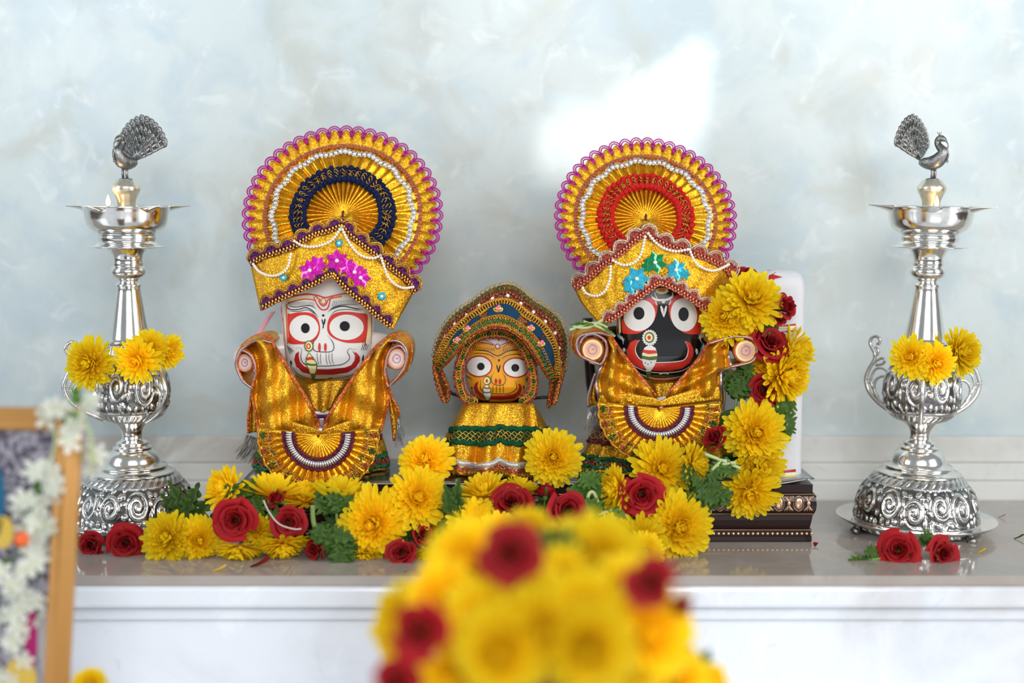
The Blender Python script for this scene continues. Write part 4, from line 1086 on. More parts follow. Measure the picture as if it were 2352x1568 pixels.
    m = MB(); pa.ell(m, *f(654, 458), 8, 9, 7); pa.fill(m, [f(*q) for q in [(608, 562), (650, 572), (708, 566), (710, 580), (650, 588), (606, 578)]], 7); m.build('nose_ring_cream', 'p_cream', no)
    m = MB(); pa.ell(m, *f(654, 459), 4, 5, 8); pa.fill(m, [f(*q) for q in [(614, 540), (650, 544), (700, 546), (708, 566), (650, 571), (608, 558)]], 7); m.build('nose_ring_red', 'p_red', no)
    m = MB(); pa.ell(m, *f(628, 630), 1.2, 1.5, 7); pa.ell(m, *f(646, 640), 1.2, 1.5, 7); pa.ell(m, *f(668, 628), 1.2, 1.5, 7); m.build('nose_ring_dot', 'p_black', no)
    # arms
    arm(t, (1361, 803), 27, -.034, (1430, 770), .012, 24, 'p_black', 'p_oring', 1.02)
    arm(t, (1713, 806), 28, -.034, (1620, 770), .012, 24, 'p_black', 'p_oring', 1.02)
    g_, gp = gown(t, 1512, 860, 1112, [(860, 60, .012), (880, 92, .022), (920, 118, .026), (980, 138, .028), (1040, 168, .030), (1112, 190, .034)], .014, 'gold_dark', 17, .07)
    band(t, gp, .62, .07, ('maroon', 'goldfringe'), 'maroon_ribbon'); band(t, gp, .90, .045, ('lace_green', 'redglit'), 'green_lace_border')
    fringe(g_, 'gown_fringe', 'goldfringe', (1330, 1075), (1470, 1108), 60, 20, -.016, 4, 3, .0004)
    dep = lambda x, y, u, v: -.034+.010*abs(u-.45)+.0050*sin(6*v+3.4*u+1)*sin(pi*v)+.0028*sin(15*u*v+6*v)+.0014*sin(21*u-7*v)-.006*sin(pi*v)*u
    li = v2([(385, 440), (440, 520), (540, 655), (640, 780), (700, 860), (716, 892)], f); lo = v2([(345, 455), (368, 540), (345, 620), (315, 690), (296, 770), (308, 850), (322, 905)], f)
    ri = v2([(1060, 495), (1000, 590), (900, 710), (820, 800), (775, 860), (768, 890)], f); ro = v2([(1250, 440), (1195, 500), (1192, 580), (1205, 655), (1145, 690), (1140, 780), (1132, 850)], f)
    sheet('cape_panel', 'gold', t, lo, li, dep, 60, 34)
    sheet('cape_panel', 'gold', t, ri, ro, lambda x, y, u, v: dep(x, y, u, 1-v), 60, 34)
    sheet('cape_hem', 'gold', t, v2([(300, 850), (500, 835), (690, 868), (735, 890), (790, 862), (940, 815), (1136, 790)], f), v2([(312, 916), (500, 924), (720, 924), (940, 912), (1136, 884)], f), lambda x, y, u, v: -.0365+.006*abs(2*u-1)+.001*v, 60, 6)
    m = MB(); m2 = MB()
    for e in (li, ri):
        c = resample(cr([(p.x, p.y, 0) for p in e], 6), 60)
        for mb_, o_, r_ in ((m, 0, .0013), (m2, 3, .0008)):
            mb_.tube([P(p.x+(o_ if e is ri else -o_), p.y, dep(p.x, p.y, i/59, 1)-.0008) for i, p in enumerate(c)], r_, 6)
    c = resample(cr([(p.x, p.y, 0) for p in lo], 6), 60); m2.tube([P(p.x, p.y, dep(p.x, p.y, i/59, 0)-.0010) for i, p in enumerate(c)], .0012, 6)
    c = resample(cr([(p.x, p.y, 0) for p in ro], 6), 60); m2.tube([P(p.x, p.y, dep(p.x, p.y, i/59, 0)-.0010) for i, p in enumerate(c)][20:], .0012, 6)
    m.build('cape_piping', 'orange_cord', t); m2.build('cape_tinsel', 'silvercord', t)
    sheet('neck_scarf', 'gold_dark', t, v2([(620, 768), (700, 775), (780, 765), (870, 760)], f), v2([(670, 850), (720, 862), (770, 852), (800, 820)], f), lambda x, y, u, v: -.022-.004*sin(pi*u)-.003*v+.001*sin(14*u), 40, 12)
    sheet('neck_backing', 'thread', t, v2([(700, 850), (775, 850)], f), v2([(720, 945), (750, 945)], f), lambda x, y, u, v: -.0275, 4, 6)
    m = MB(); m.ball(P(*f(735, 935), -.041), 4*K, 8, 6); m.build('bead_button', 'copper_bead', t)
    sleeve(t, [f(*p) for p in [(318, 642), (240, 622), (165, 585), (132, 505), (160, 432), (240, 408), (330, 415), (388, 445)]], -.038, .004, (1361, 803), .20, None)
    sleeve(t, [f(*p) for p in [(250, 625), (322, 640), (358, 590), (368, 520), (345, 470), (280, 436), (215, 450), (182, 500)]], -.0375, -.024, None, 0, None)
    sleeve(t, [f(*p) for p in [(1060, 498), (1150, 462), (1250, 438), (1350, 452), (1395, 500), (1396, 575), (1350, 632), (1205, 660)]], -.038, .002, (1713, 806), .12, None)
    for a_, b_ in (([(290, 700), (262, 780), (240, 860), (240, 930)], [(315, 700), (290, 790), (285, 870), (310, 905)]), ([(1160, 690), (1160, 780), (1165, 880), (1150, 985)], [(1146, 700), (1140, 780), (1138, 880), (1138, 985)])):
        sheet('cape_end', 'gold_dark', t, v2(a_, f), v2(b_, f), lambda x, y, u, v: -.024+.004*u+.002*sin(6*v), 20, 8)
        m = MB(); m.tube([P(p.x, p.y, -.025+.004*i/19) for i, p in enumerate(resample(cr(v2(a_, f), 5), 20))], .0011, 6); m.build('cape_end_piping', 'silvercord', t)
    m = MB(); m.ball(P(*f(1150, 975), -.026), 6*K, 10, 8); m.ball(P(*f(1150, 995), -.026), 4*K, 10, 8); m.build('tassel_bead', 'crystal', t)
    fringe(t, 'fringe', 'crystal', (*f(240, 930), -4), (*f(310, 900), 8), 34, 62, -.012, 12, 12, .00024)
    fringe(t, 'fringe', 'fringe', (*f(250, 940), 10), (*f(315, 920), 12), 16, 95, -.016, 22, 16, .00018)
    halffan(t, f(722, 945), -.036, 139, 51, 79, .90, -.01)
    # ------- headdress
    g = zf(.3125, 1230, 290)
    top = v2([(270, 1130), (370, 1065), (470, 970), (570, 905), (690, 805), (800, 722), (870, 765), (1000, 820), (1130, 862), (1260, 905), (1370, 955), (1440, 1005), (1462, 1060)], g)
    bot = v2([(500, 1475), (620, 1395), (720, 1310), (820, 1230), (900, 1175), (960, 1185), (1040, 1220), (1130, 1275), (1210, 1330), (1290, 1380)], g)
    br = Brim(top, bot, -.010, .024, 1314, 1688)
    # the side edges bow out, so use side-aware band
    A_ = resample(cr(top, 6), 80); B_ = resample(cr(bot, 6), 80); rows = []
    for j in range(16):
        v = j/15; row = []
        for i, (a, b) in enumerate(zip(A_, B_)):
            u = i/79; p = a.lerp(b, v); p.x += 26*sin(pi*v)*(u**3)-14*sin(pi*v)*((1-u)**3)
            row.append(br.f(p.x, p.y, .0012*sin(pi*v)+.0004*sin(i*.9+v*5)))
        rows.append(row)
    m = MB(); m.grid(rows); H_ = m.build('turban', 'gold', t, thick=.0012, toff=1)
    m = MB(); cc = P(1500, 615, .022); m.ball((0, 0, 0), 1, 32, 20)
    for i, v in enumerate(m.v): m.v[i] = cc+Vector((v.x*.046, v.y*.030, v.z*.036))
    m.build('turban_cap', 'gold', H_)
    fan(H_, (1482, 504), .004, 209, R(27), R(1.5), 47, (146, 161, 195, 209, 78, 106), 'redfelt', a0=-60, a1=240)
    br.trim(H_, [p+Vector((0, 13, 0)) for p in top], -1, 11, 'bead_lace', 'redglit', 'copper_bead', 17)
    br.trim(H_, [p+Vector((0, -14, 0)) for p in bot], -1, 9, 'bead_lace', 'redglit', 'copper_bead', 15)
    pearls(H_, br.f, [[g(*p) for p in s] for s in ([(348, 1188), (375, 1228), (450, 1246), (510, 1210), (545, 1130), (553, 1030)], [(570, 985), (640, 1018), (720, 1005), (775, 940), (806, 812)],
        [(830, 788), (880, 850), (945, 895), (1030, 918), (1118, 905)], [(1132, 905), (1170, 990), (1220, 1035), (1290, 1060), (1350, 1050), (1420, 1015)])])
    for x, y, r, a, mt, dt in ((880, 1000, 88, .25, 'star_g', 1), (745, 1120, 98, .0, 'star_b', 1), (700, 1170, 70, .4, 'star_b', 0), (1035, 1055, 84, .4, 'star_b', 1), (1095, 1085, 48, .1, 'star_b', 0), (825, 1030, 50, .3, 'star_g', 0)):
        star(H_, br.f, *g(x, y), r*.3125, a, mt, dot=bool(dt))
    return t
black_idol()

# ============================================================ MIDDLE IDOL (orange face)
def orange_idol():
    t = thing('painted_wooden_idol', 'small orange faced wooden idol in a gold dress and a peaked lace crown', 'idol', P(1150, 1090, .012)); Y0 = .012
    f = zf(.3188, 960, 630)
    hd = Head(1143, [(745, 50), (765, 66), (800, 75), (840, 77), (870, 75), (890, 69), (905, 60), (918, 44), (926, 24), (928, 8)],
              [(745, .018), (780, .024), (860, .025), (890, .023), (910, .018), (922, .011), (928, .004)], Y0, 2.9)
    hd.mesh('p_orange', t); pa = Paint(hd.front)
    m = MB(); pa.fill(m, [f(*p) for p in [(430, 478), (500, 455), (580, 445), (640, 460), (670, 488), (630, 505), (575, 532), (530, 508), (470, 490)]], 1, 3); fh = m.build('forehead_paint', 'p_white', t)
    m = MB()
    for ln, w_ in (([(445, 492), (500, 496), (560, 514)], 2.4), ([(480, 472), (530, 494), (560, 510)], 1.8), ([(590, 516), (620, 500), (665, 490)], 2.4), ([(650, 500), (610, 525)], 1.6)): pa.line(m, [f(*p) for p in ln], w_, 3)
    pa.line(m, [(f(574, 518)[0]+5.5*cos(a), f(574, 518)[1]+5.5*sin(a)) for a in [2*pi*i/10 for i in range(10)]], 2.2, 4, closed=True); pa.ell(m, *f(583, 470), 2, 3.5, 4)
    m.build('forehead_line', 'p_dred', fh)
    m = MB(); pa.line(m, [f(*p) for p in [(340, 590), (334, 700), (342, 790), (375, 865), (430, 912)]], 3, 2, taper=False); m.build('white_edge_paint', 'p_white', t)
    m = MB(); pa.line(m, [f(*p) for p in [(350, 590), (344, 700), (352, 790), (388, 865), (445, 915)]], 2, 3, taper=False); pa.line(m, [f(*p) for p in [(470, 922), (580, 926), (700, 920)]], 2, 3); m.build('red_edge_paint', 'p_dred', t)
    for e, p, prr in (((440, 662, 97, 79), (453, 663), 27), ((706, 672, 96, 75), (701, 673), 28)):
        m = MB(); pa.ell(m, *f(e[0], e[1]), e[2]*.3188, e[3]*.3188, 2, n=40); eo = m.build('eye_rim', 'p_dred', t)
        m = MB(); pa.ell(m, *f(e[0], e[1]), (e[2]-10)*.3188, (e[3]-10)*.3188, 3, n=40); m.build('eye_white', 'p_white', eo)
        m = MB(); pa.ell(m, *p_(f, p), prr*.3188, prr*.3188, 5); m.build('pupil', 'p_black', eo)
    m = MB()
    for ln, w_ in (([(388, 548), (440, 546), (510, 556), (575, 586), (640, 554), (700, 545), (750, 550)], 2.0), ([(385, 572), (450, 568), (520, 580), (560, 610)], 1.5), ([(600, 612), (640, 585), (700, 575), (755, 580)], 1.5)): pa.line(m, [f(*p) for p in ln], w_, 3)
    for i in range(12):
        pa.line(m, [f(396+i*14, 546+i*.8), f(388+i*14, 512+i*1.5)], 1.1, 3); 
    for i in range(9): pa.line(m, [f(612+i*15, 560-i*1.5), f(622+i*15, 526-i*1.5)], 1.1, 3)
    pa.ell(m, *f(584, 619), 2, 3, 3); pa.line(m, [f(566, 650), f(574, 680), f(580, 708)], 2.4, 3); pa.line(m, [f(594, 650), f(586, 680), f(580, 708)], 2.8, 3)
    m.build('eyebrow_paint', 'p_black', t)
    m = MB()
    for ln, w_ in (([(550, 700), (534, 728), (528, 765), (548, 792), (590, 798), (620, 790), (632, 755), (620, 725), (602, 702)], 1.3),): pa.line(m, [f(*p) for p in ln], w_, 3)
    for x in (541, 566, 590, 614): pa.line(m, [f(x, 796), f(x+(2 if x > 580 else -1), 856)], 1.3, 3)
    no = m.build('nose_paint', 'p_black', t)
    m = MB(); pa.ell(m, *f(562, 770), 2.6, 6.5, 4); pa.ell(m, *f(591, 772), 2.6, 6.5, 4); m.build('nostril', 'p_dred', no)
    m = MB(); pa.fill(m, [f(*p) for p in [(436, 770), (412, 785), (402, 815), (412, 850), (450, 885), (520, 900), (600, 904), (690, 895), (738, 862), (752, 825), (742, 795), (722, 783), (728, 815), (715, 845), (685, 862), (600, 870), (530, 872), (470, 864), (436, 838), (428, 805)]], 2, 3); mo = m.build('mouth', 'p_dred', t)
    m = MB()
    for ln, w_ in (([(434, 742), (448, 752), (450, 790), (452, 825), (480, 850), (560, 860), (650, 858), (700, 835), (714, 805), (704, 778), (712, 768), (734, 768)], 1.5), ([(385, 820), (395, 860), (430, 898), (500, 918)], 1.2), ([(766, 805), (764, 850), (735, 890), (690, 912)], 1.2)): pa.line(m, [f(*p) for p in ln], w_, 4)
    pa.ell(m, *f(387, 818), 1.8, 3, 4); pa.fill(m, [f(*p) for p in [(757, 800), (766, 800), (770, 820), (758, 824)]], 4, 3)
    for i in range(4): pa.line(m, [f(342+i*4, 722+i*4), f(356+i*5, 742), f(376+i*3, 742+i*6)], 1.2, 4); pa.line(m, [f(803-i*3, 730+i*3), f(792, 748+i*3), f(776, 752+i*8)], 1.2, 4)
    m.build('lip_line', 'p_black', mo)
    m = MB(); pa.ell(m, *f(499, 764), 9, 10.5, 5); pa.fill(m, [f(*p) for p in [(490, 792), (512, 800), (530, 840), (528, 880), (512, 915), (502, 932), (484, 915), (470, 870), (464, 835), (474, 805)]], 5, 3); no = m.build('nose_ring', 'p_green', t)
    m = MB(); pa.ell(m, *f(496, 765), 7, 8, 6); m.build('nose_ring_cream', 'p_cream', no)
    m = MB(); pa.fill(m, [f(*p) for p in [(492, 797), (508, 803), (524, 842), (523, 878), (508, 905), (490, 905), (476, 870), (470, 838), (478, 808)]], 6, 3); m.build('nose_ring_white', 'p_white', no)
    m = MB(); pa.ell(m, *f(496, 767), 3, 4.5, 7); pa.line(m, [f(474, 812), f(495, 820), f(516, 818)], 3, 7, taper=False); m.build('nose_ring_red', 'p_red', no)
    m = MB(); pa.line(m, [f(468, 845), f(495, 852), f(526, 846)], 3, 7, taper=False); m.build('nose_ring_band', 'p_green', no)
    # black tie cords
    m = MB(); m.tube([P(*f(215, 835), .004), P(*f(250, 860), .006), P(*f(310, 880), .010), P(*f(400, 905), .012)], lambda s: (4.6-1.5*s)*K, 8); m.tube([P(*f(780, 900), .012), P(*f(850, 890), .008), P(*f(945, 882), .004)], lambda s: (3.2+1.0*s)*K, 8); m.build('tie_cord', 'blackcord', t)
    # dress
    g_, gp = gown(t, 1147, 920, 1112, [(920, 72, .014), (928, 82, .020), (950, 96, .024), (1000, 118, .028), (1040, 138, .030), (1112, 150, .036)], .012, 'gold_dark', 13, .05, 'under_dress')
    A_ = cr(v2([(318, 945), (430, 928), (580, 930), (720, 928), (835, 935)], f), 8); B_ = cr(v2([(248, 1410), (330, 1452), (430, 1468), (580, 1440), (700, 1462), (840, 1440)], f), 8)
    def dfr(x, y, u, v): return -.018-.016*v**.8-.0075*v*abs(sin(2.6*pi*u+.9))**.8-.0045*v*sin(19*u)-.0016*sin(31*u+2*v)*sin(pi*v)+.010*(abs(2*u-1)**2.5)*(1-.3*v)+.0012*sin(26*u+3)*(1-v)
    A2 = resample(A_, 90); B2 = resample(B_, 90); rows = []
    def DF(u, v, off=0):
        i = min(max(u, 0), 1)*89; k = min(int(i), 88); a = A2[k].lerp(A2[k+1], i-k); b = B2[k].lerp(B2[k+1], i-k); p = a.lerp(b, v)
        p.x += (-1 if u < .5 else 1)*abs(2*u-1)**2*10*sin(pi*v); p.y -= v*(8*exp_(u, .56, .05)+4*exp_(u, .2, .06))*(1 if v < .97 else .97)
        return P(p.x, p.y, dfr(p.x, p.y, u, v)-off)
    for j in range(50): rows.append([DF(i/109, j/49) for i in range(110)])
    m = MB(); m.grid(rows); d = m.build('dress_front', 'gold', t, thick=.0007, toff=0)
    def rib(v0, v1, off, n=120): return [[DF(i/n, v0+(v1-v0)*q/4+.008*sin(i*.55), off) for i in range(n+1)] for q in range(5)]
    m = MB(); m.grid(rib(.34, .55, .0010)); 
    for v in (.345, .545):
        m.tube([DF(i/120, v+.012*sin(i*1.4)+.010*sin(i*.35), .0016) for i in range(121)], .0016, 6)
    m.build('green_ribbon', 'greenfelt', d)
    m = MB()
    for ph, v in ((0, .40), (2, .43), (4, .47), (1, .50)): m.tube([DF(i/200, v+.016*sin(i*.42+ph), .0022) for i in range(201)], .00042, 4)
    m.build('ribbon_thread', 'goldfringe', d)
    m = MB(); m.grid(rib(.80, .885, .0010)); 
    for i in range(70): m.ball(DF((i+.5)/70, .842, .0016), .0016, 6, 4, (1.2, .6, 1.3))
    m.build('silver_trim', 'crystal', d)
    m = MB(); m.grid(rib(.895, .955, .0010)); m.build('copper_trim', 'copperfringe', d)
    fringe(d, 'hem_fringe', 'goldfringe', (*f(250, 1405), 0), (*f(840, 1430), 0), 90, 14, -.036, 6, 3, .0005)
    # green ribbon on the side sleeves
    band(t, gp, .50, .09, ('greenfelt', 'goldfringe'), 'green_ribbon'); band(t, gp, .90, .05, ('copperfringe', 'goldfringe'), 'copper_hem')
    # ------- lace crown
    top = cr(v2([(125, 600), (140, 500), (190, 380), (280, 275), (400, 195), (510, 115), (600, 80), (670, 76), (730, 105), (830, 190), (930, 250), (1010, 320), (1060, 430), (1068, 540), (1045, 700)], f), 8)
    bot = cr(v2([(135, 712), (160, 690), (230, 622), (310, 530), (390, 448), (480, 400), (570, 385), (650, 400), (730, 450), (800, 530), (860, 630), (910, 710), (965, 780)], f), 8)
    A3 = resample(top, 120); B3 = resample(bot, 120)
    def S(u, v, off=0):
        i = min(max(u, 0), 1)*119; k = min(int(i), 118); p = A3[k].lerp(A3[k+1], i-k).lerp(B3[k].lerp(B3[k+1], i-k), v)
        y = -.010-.016*(1-abs(2*u-1)**2.2)-.012*v*(1-abs(2*u-1)**3)+.006*sin(pi*v)*0
        return P(p.x, p.y, y-off-.0015*sin(pi*v))
    m = MB(); m.grid([[S(i/119, j/23) for i in range(120)] for j in range(24)]); cw = m.build('lace_crown', 'crown_cloth', t, thick=.0012, toff=1)
    def vloops(name, mat, v, r, nl, off, par=cw, tr=.0003, el=1.1):
        m = MB()
        for k in range(nl):
            u = (k+.5)/nl; c = S(u, v, off); ax = (S(u+.01, v, off)-S(u-.01, v, off)).normalized(); ay = Vector((0, -1, 0)).cross(ax).normalized()
            ring3(m, c, ax, ay, r*K, r*el*K, tr, 9)
        m.build(name, mat, par)
    vloops('edge_loop_lace', 'gold_lace', .02, 8.5, 44, .0012); vloops('edge_loop_green', 'lace_green', .06, 5, 50, .0022)
    vloops('scallop_lace', 'lace_mix', .11, 6, 44, .0018)
    vloops('chain_lace', 'gold_lace', .40, 7.0, 70, .0026, tr=.0005, el=1.2); vloops('chain_lace', 'lace_mix', .345, 4, 60, .0024)
    m = MB()
    for k in range(13): u = .06+.88*k/12; m.ball(S(u, .25+.02*(k % 2), .0026), 4.5*K, 8, 6)
    m.build('pearl_row', 'pearl', cw)
    m = MB()
    for k in range(64):
        u = (k+.5)/64
        for v in (.19, .30): m.ball(S(u, v+.02*sin(k*1.9), .0012), 4*K, 6, 4, (1, .6, 1))
    m.build('maroon_sequin', 'redglit', cw)
    # navy patches between chain and lower lace
    m = MB()
    for u0, u1, va, vb in ((.41, .59, .44, .71), (.28, .36, .49, .71), (.15, .26, .50, .73), (.65, .75, .46, .70), (.76, .92, .48, .80)):
        rows = []
        for j in range(6):
            rows.append([S(u0+(u1-u0)*i/16, va+(vb-va)*j/5*(1-.35*abs(2*i/16-1)**2)+.05*abs(2*i/16-1)**2, .0022) for i in range(17)])
        m.grid(rows)
    m.build('navy_felt_patch', 'blue_felt', cw, thick=.0004)
    m = MB(); mg = MB()
    for u, v in ((.47, .50), (.285, .62), (.205, .66), (.675, .58), (.775, .64)):
        m.ball(S(u, v, .0052), 4.2*K, 8, 6); m.ball(S(u, v+.06, .0050), 4.2*K, 8, 6)
        mg.ball(S(u, v+.07, .0030), 11*K, 12, 6, (1.1, .22, .7))
    m.build('pink_bead', 'pink', cw); mg.build('sequin_disc', 'bead_gold', cw)
    m = MB(); m.grid([[S(i/119, .70+.24*j/5, .0014+.0004*((i+j) % 2)) for i in range(120)] for j in range(6)]); m.build('lower_lace', 'lace_mix', cw, thick=.0003)
    vloops('lower_loop_lace', 'gold_lace', .76, 6, 60, .0024); vloops('lower_loop_green', 'lace_green', .83, 3.0, 34, .0030, tr=.0006); vloops('lower_loop_lace', 'gold_lace', .88, 5, 70, .0024)
    m = MB(); m.tube([S(i/119, 1.0, .0006) for i in range(120)], .0007, 6); m.tube([S(i/119, .955, .0018) for i in range(120)], .0006, 6); m.build('crown_piping', 'lace_mix', cw)
    # side flaps folding down
    for a_, b_ in (([(125, 600), (122, 690), (140, 780), (165, 860), (188, 910)], [(158, 690), (185, 745), (208, 800), (216, 860), (208, 912)]), ([(960, 775), (962, 830), (952, 890), (944, 950)], [(1045, 690), (1020, 790), (1002, 860), (985, 925)])):
        sheet('crown_flap', 'crown_cloth', t, v2(a_, f), v2(b_, f), lambda x, y, u, v: -.010+.010*(v if x < 1100 else 1-v), 24, 8, .001)
        m = MB()
        for q in (a_, b_):
            c = resample(cr(v2(q, f), 5), 26); m.tube([P(p.x, p.y, -.012+(.010 if (q is b_) == (p.x < 1100) else 0)) for p in c], .0013, 6)
            for i, p in enumerate(c): m.ball(P(p.x+2*sin(i*2), p.y, -.013+(.010 if (q is b_) == (p.x < 1100) else 0)), .0016, 6, 4)
        m.build('flap_lace', 'lace_mix', t)
    # inner lace ring round the face
    path = cr(v2([(410, 910), (340, 890), (300, 800), (292, 700), (320, 590), (375, 490), (460, 440), (570, 425), (670, 450), (740, 510), (790, 590), (822, 690), (832, 790), (810, 870), (740, 915)], f), 8)
    c = resample(path, 140); m = MB(); m2 = MB(); m3 = MB(); rows = [[] for _ in range(6)]
    for i, p in enumerate(c):
        tg = (c[min(i+2, 139)]-c[max(i-2, 0)]).normalized(); n_ = Vector((tg.y, -tg.x, 0))
        yy = -.010-.008*sin(pi*i/139)
        for j in range(6):
            o_ = (-11+4.4*j)+1.2*sin(i*.8); rows[j].append(P(p.x+n_.x*o_, p.y+n_.y*o_, yy+.010*(1-j/5)*0-.002*sin(pi*j/5)))
        for o_, mm_, r_ in ((-9+2*sin(i*1.3), m2, 2.8), (9+2*sin(i*1.7), m2, 2.6)): mm_.ball(P(p.x+n_.x*o_, p.y+n_.y*o_, yy-.0022), r_*K, 6, 4)
        if i % 9 == 3: m3.ball(P(p.x+3*sin(i), p.y, yy-.003), 4.6*K, 6, 4)
        if i % 2 == 0: ring3(m, P(p.x, p.y, yy-.0026), Vector((1, 0, 0)), Vector((0, 0, 1)), 6.5*K, 6.5*K, .0004, 8)
    m4 = MB(); m4.grid(rows); fr_ = m4.build('face_lace', 'lace_mix', t, thick=.0012)
    m.build('lace_ring', 'gold_lace', fr_); m2.build('lace_edge_bead', 'redglit', fr_); m3.build('lace_green_sequin', 'lace_green', fr_)
    # back of the crown and head cloth
    m = MB(); cc = P(1146, 800, .020); m.ball((0, 0, 0), 1, 32, 20)
    for i, v in enumerate(m.v): m.v[i] = cc+Vector((v.x*.030, v.y*.022, v.z*.030))
    m.build('head_cloth', 'crown_cloth', t)
    return t
def p_(f, p): return f(*p)
def exp_(u, c, w_): return math.exp(-((u-c)/w_)**2)
orange_idol()

# ============================================================ PAINTED PILLAR, plinth right end
pil = thing('painted_pillar', 'white painted wooden pillar with red brushed bands and rounded top, behind the flowers', 'pillar', P(1788, 1100, -.008))
PYc = -.008; cx_ = P(1786, 1000, PYc).x; pr = .0152
rows = []; zt = P(1786, 618, PYc).z
def psec(z, r):
    row = []
    for j in range(48):
        a = 2*pi*j/48; c, s_ = cos(a), sin(a); e = 2/4.5
        row.append((cx_+r*abs(c)**e*(1 if c > 0 else -1), PYc+r*abs(s_)**e*(1 if s_ > 0 else -1), z))
    return row
zs = [(TOP+.0002, pr), (TOP+.03, pr), (zt-.022, pr), (zt-.012, pr*1.0), (zt-.007, pr*.95), (zt-.003, pr*.82), (zt-.001, pr*.62), (zt, pr*.3), (zt, .0001)]
m = MB(); m.grid([psec(z, r_) for z, r_ in zs], cu=True); pb = m.build('pillar_body', 'pillar_white', pil)
def pf(x, y, off=0):
    p0 = P(x, y, PYc-pr); q = min(abs((p0.x-cx_)/pr), .995)
    rr = interp([(z, r_) for z, r_ in zs], p0.z)[0]; q = min(abs(p0.x-cx_)/rr, .99)
    return P(x, y, PYc-rr*(1-q**4.5)**(1/4.5), off+.0002)
pa = Paint(pf)
m = MB(); m2 = MB()
for y_, h_ in ((1083, 6), (1098, 5), (748, 4), (762, 3)):
    pa.fill(m, [(1742, y_-h_/2), (1780, y_-h_/2+2), (1828, y_-h_/2-3), (1828, y_+h_/2-3), (1780, y_+h_/2+1), (1742, y_+h_/2)], 1, 4)
pa.fill(m2, [(1742, 1087), (1780, 1089), (1828, 1085), (1828, 1093), (1780, 1096), (1742, 1095)], 1, 4); pa.fill(m2, [(1756, 622), (1762, 622), (1765, 660), (1759, 662)], 2, 3)
pa.fill(m, [(1749, 626), (1755, 624), (1758, 664), (1752, 664)], 2, 3); pa.fill(m, [(1764, 620), (1790, 622), (1776, 630), (1798, 636), (1780, 640), (1768, 652), (1770, 664), (1765, 664)], 2, 3)
for y_, x_ in ((965, 1806), (1026, 1800), (1056, 1806), (700, 1812), (925, 1796), (820, 1812), (880, 1810)): pa.fill(m, [(1755, y_-3), (1780, y_-2), (x_, y_-1), (1784, y_+2), (1790, y_+5), (1755, y_+7)], 2, 3)
for y_ in (754,): pa.fill(m2, [(1742, y_-3), (1828, y_-5), (1828, y_), (1742, y_+3)], 2, 3)
m.build('red_brush_band', 'p_dred', pb); m2.build('cream_band', 'p_cream', pb)

# ============================================================ FLOWERS
def petal(mb, base, dir_, up, ln, wd, curl, cup, hb=0., ht=1., ns=7, tip=.76):
    """one petal strip: base point, outward dir, up normal; curl bends toward up"""
    sd = dir_.cross(up).normalized(); p = base.copy(); d = dir_.copy(); rows = []; at = []
    for i in range(ns+1):
        t = 1-(1-i/ns)**1.8; t2 = 1-(1-min(1, (i+1)/ns))**1.8
        w_ = wd*(.35+1.0*t**.8) if t < tip else wd*(.35+1.0*tip**.8)*math.sqrt(max(0, 1-((t-tip)/(1-tip))**2))*1+wd*.05
        rows.append([p-sd*w_+up*cup*w_, p-up*cup*w_*.4, p+sd*w_+up*cup*w_]); at.append([hb+(ht-hb)*t]*3)
        q = Quaternion(sd, curl*(t2-t)); d = q @ d; up = q @ up; p = p+d*ln*(t2-t)
    mb.grid(rows, at=at)
def chrys_mesh(seed, layers=9, flat=.5, n0=28, droop=-.25, open_=1.0):
    rng = random.Random(seed); m = MB()
    for L_ in range(layers):
        t = L_/(layers-1); n = int(n0*(1-.62*t)); el = R(droop*40+6+ (78-6)*t**1.15)
        ln = (.98-.50*t)*open_; r0 = .10*(1-t)+.02
        for k in range(n):
            a = 2*pi*(k+.5*(L_ % 2))/n+rng.uniform(-.09, .09); e = el+rng.uniform(-.13, .13); l_ = ln*rng.uniform(.86, 1.06)
            o = Vector((cos(a), sin(a), 0)); d = o*cos(e)+Vector((0, 0, sin(e))); up = -o*sin(e)+Vector((0, 0, cos(e)))
            petal(m, o*r0+Vector((0, 0, .02+.16*t*flat*2)), d, up, l_, .080*(1-.25*t)*rng.uniform(.85, 1.15), R(16+46*t)*rng.uniform(.6, 1.2), .45, 0+.15*(1-t), min(1, 1.05-.55*t), 7)
    for k in range(16):
        a = 2.4*k; rr = .02+.045*math.sqrt(k); m.ball((rr*cos(a), rr*sin(a), .30*flat*1.6), .045, 6, 4, (1, 1, 1.6))
    m.a = [min(max(x, 0), 1) for x in m.a]
    me_o = m.build('proto_chrysanthemum', 'chrys'); me = me_o.data; bpy.data.objects.remove(me_o); return me
def cup_mesh():
    m = MB(); m.ball((0, 0, -.06), .17, 12, 6, (1, 1, .7)); 
    for k in range(10):
        a = 2*pi*k/10; o = Vector((cos(a), sin(a), 0)); petal(m, o*.08+Vector((0, 0, -.10)), (o+Vector((0, 0, .1))).normalized(), Vector((0, 0, 1)), .26, .05, .3, .2)
    m.tube([(0, 0, -.15), (.02, 0, -.4)], .035, 6)
    o = m.build('proto_calyx', 'leaf'); me = o.data; bpy.data.objects.remove(o); return me
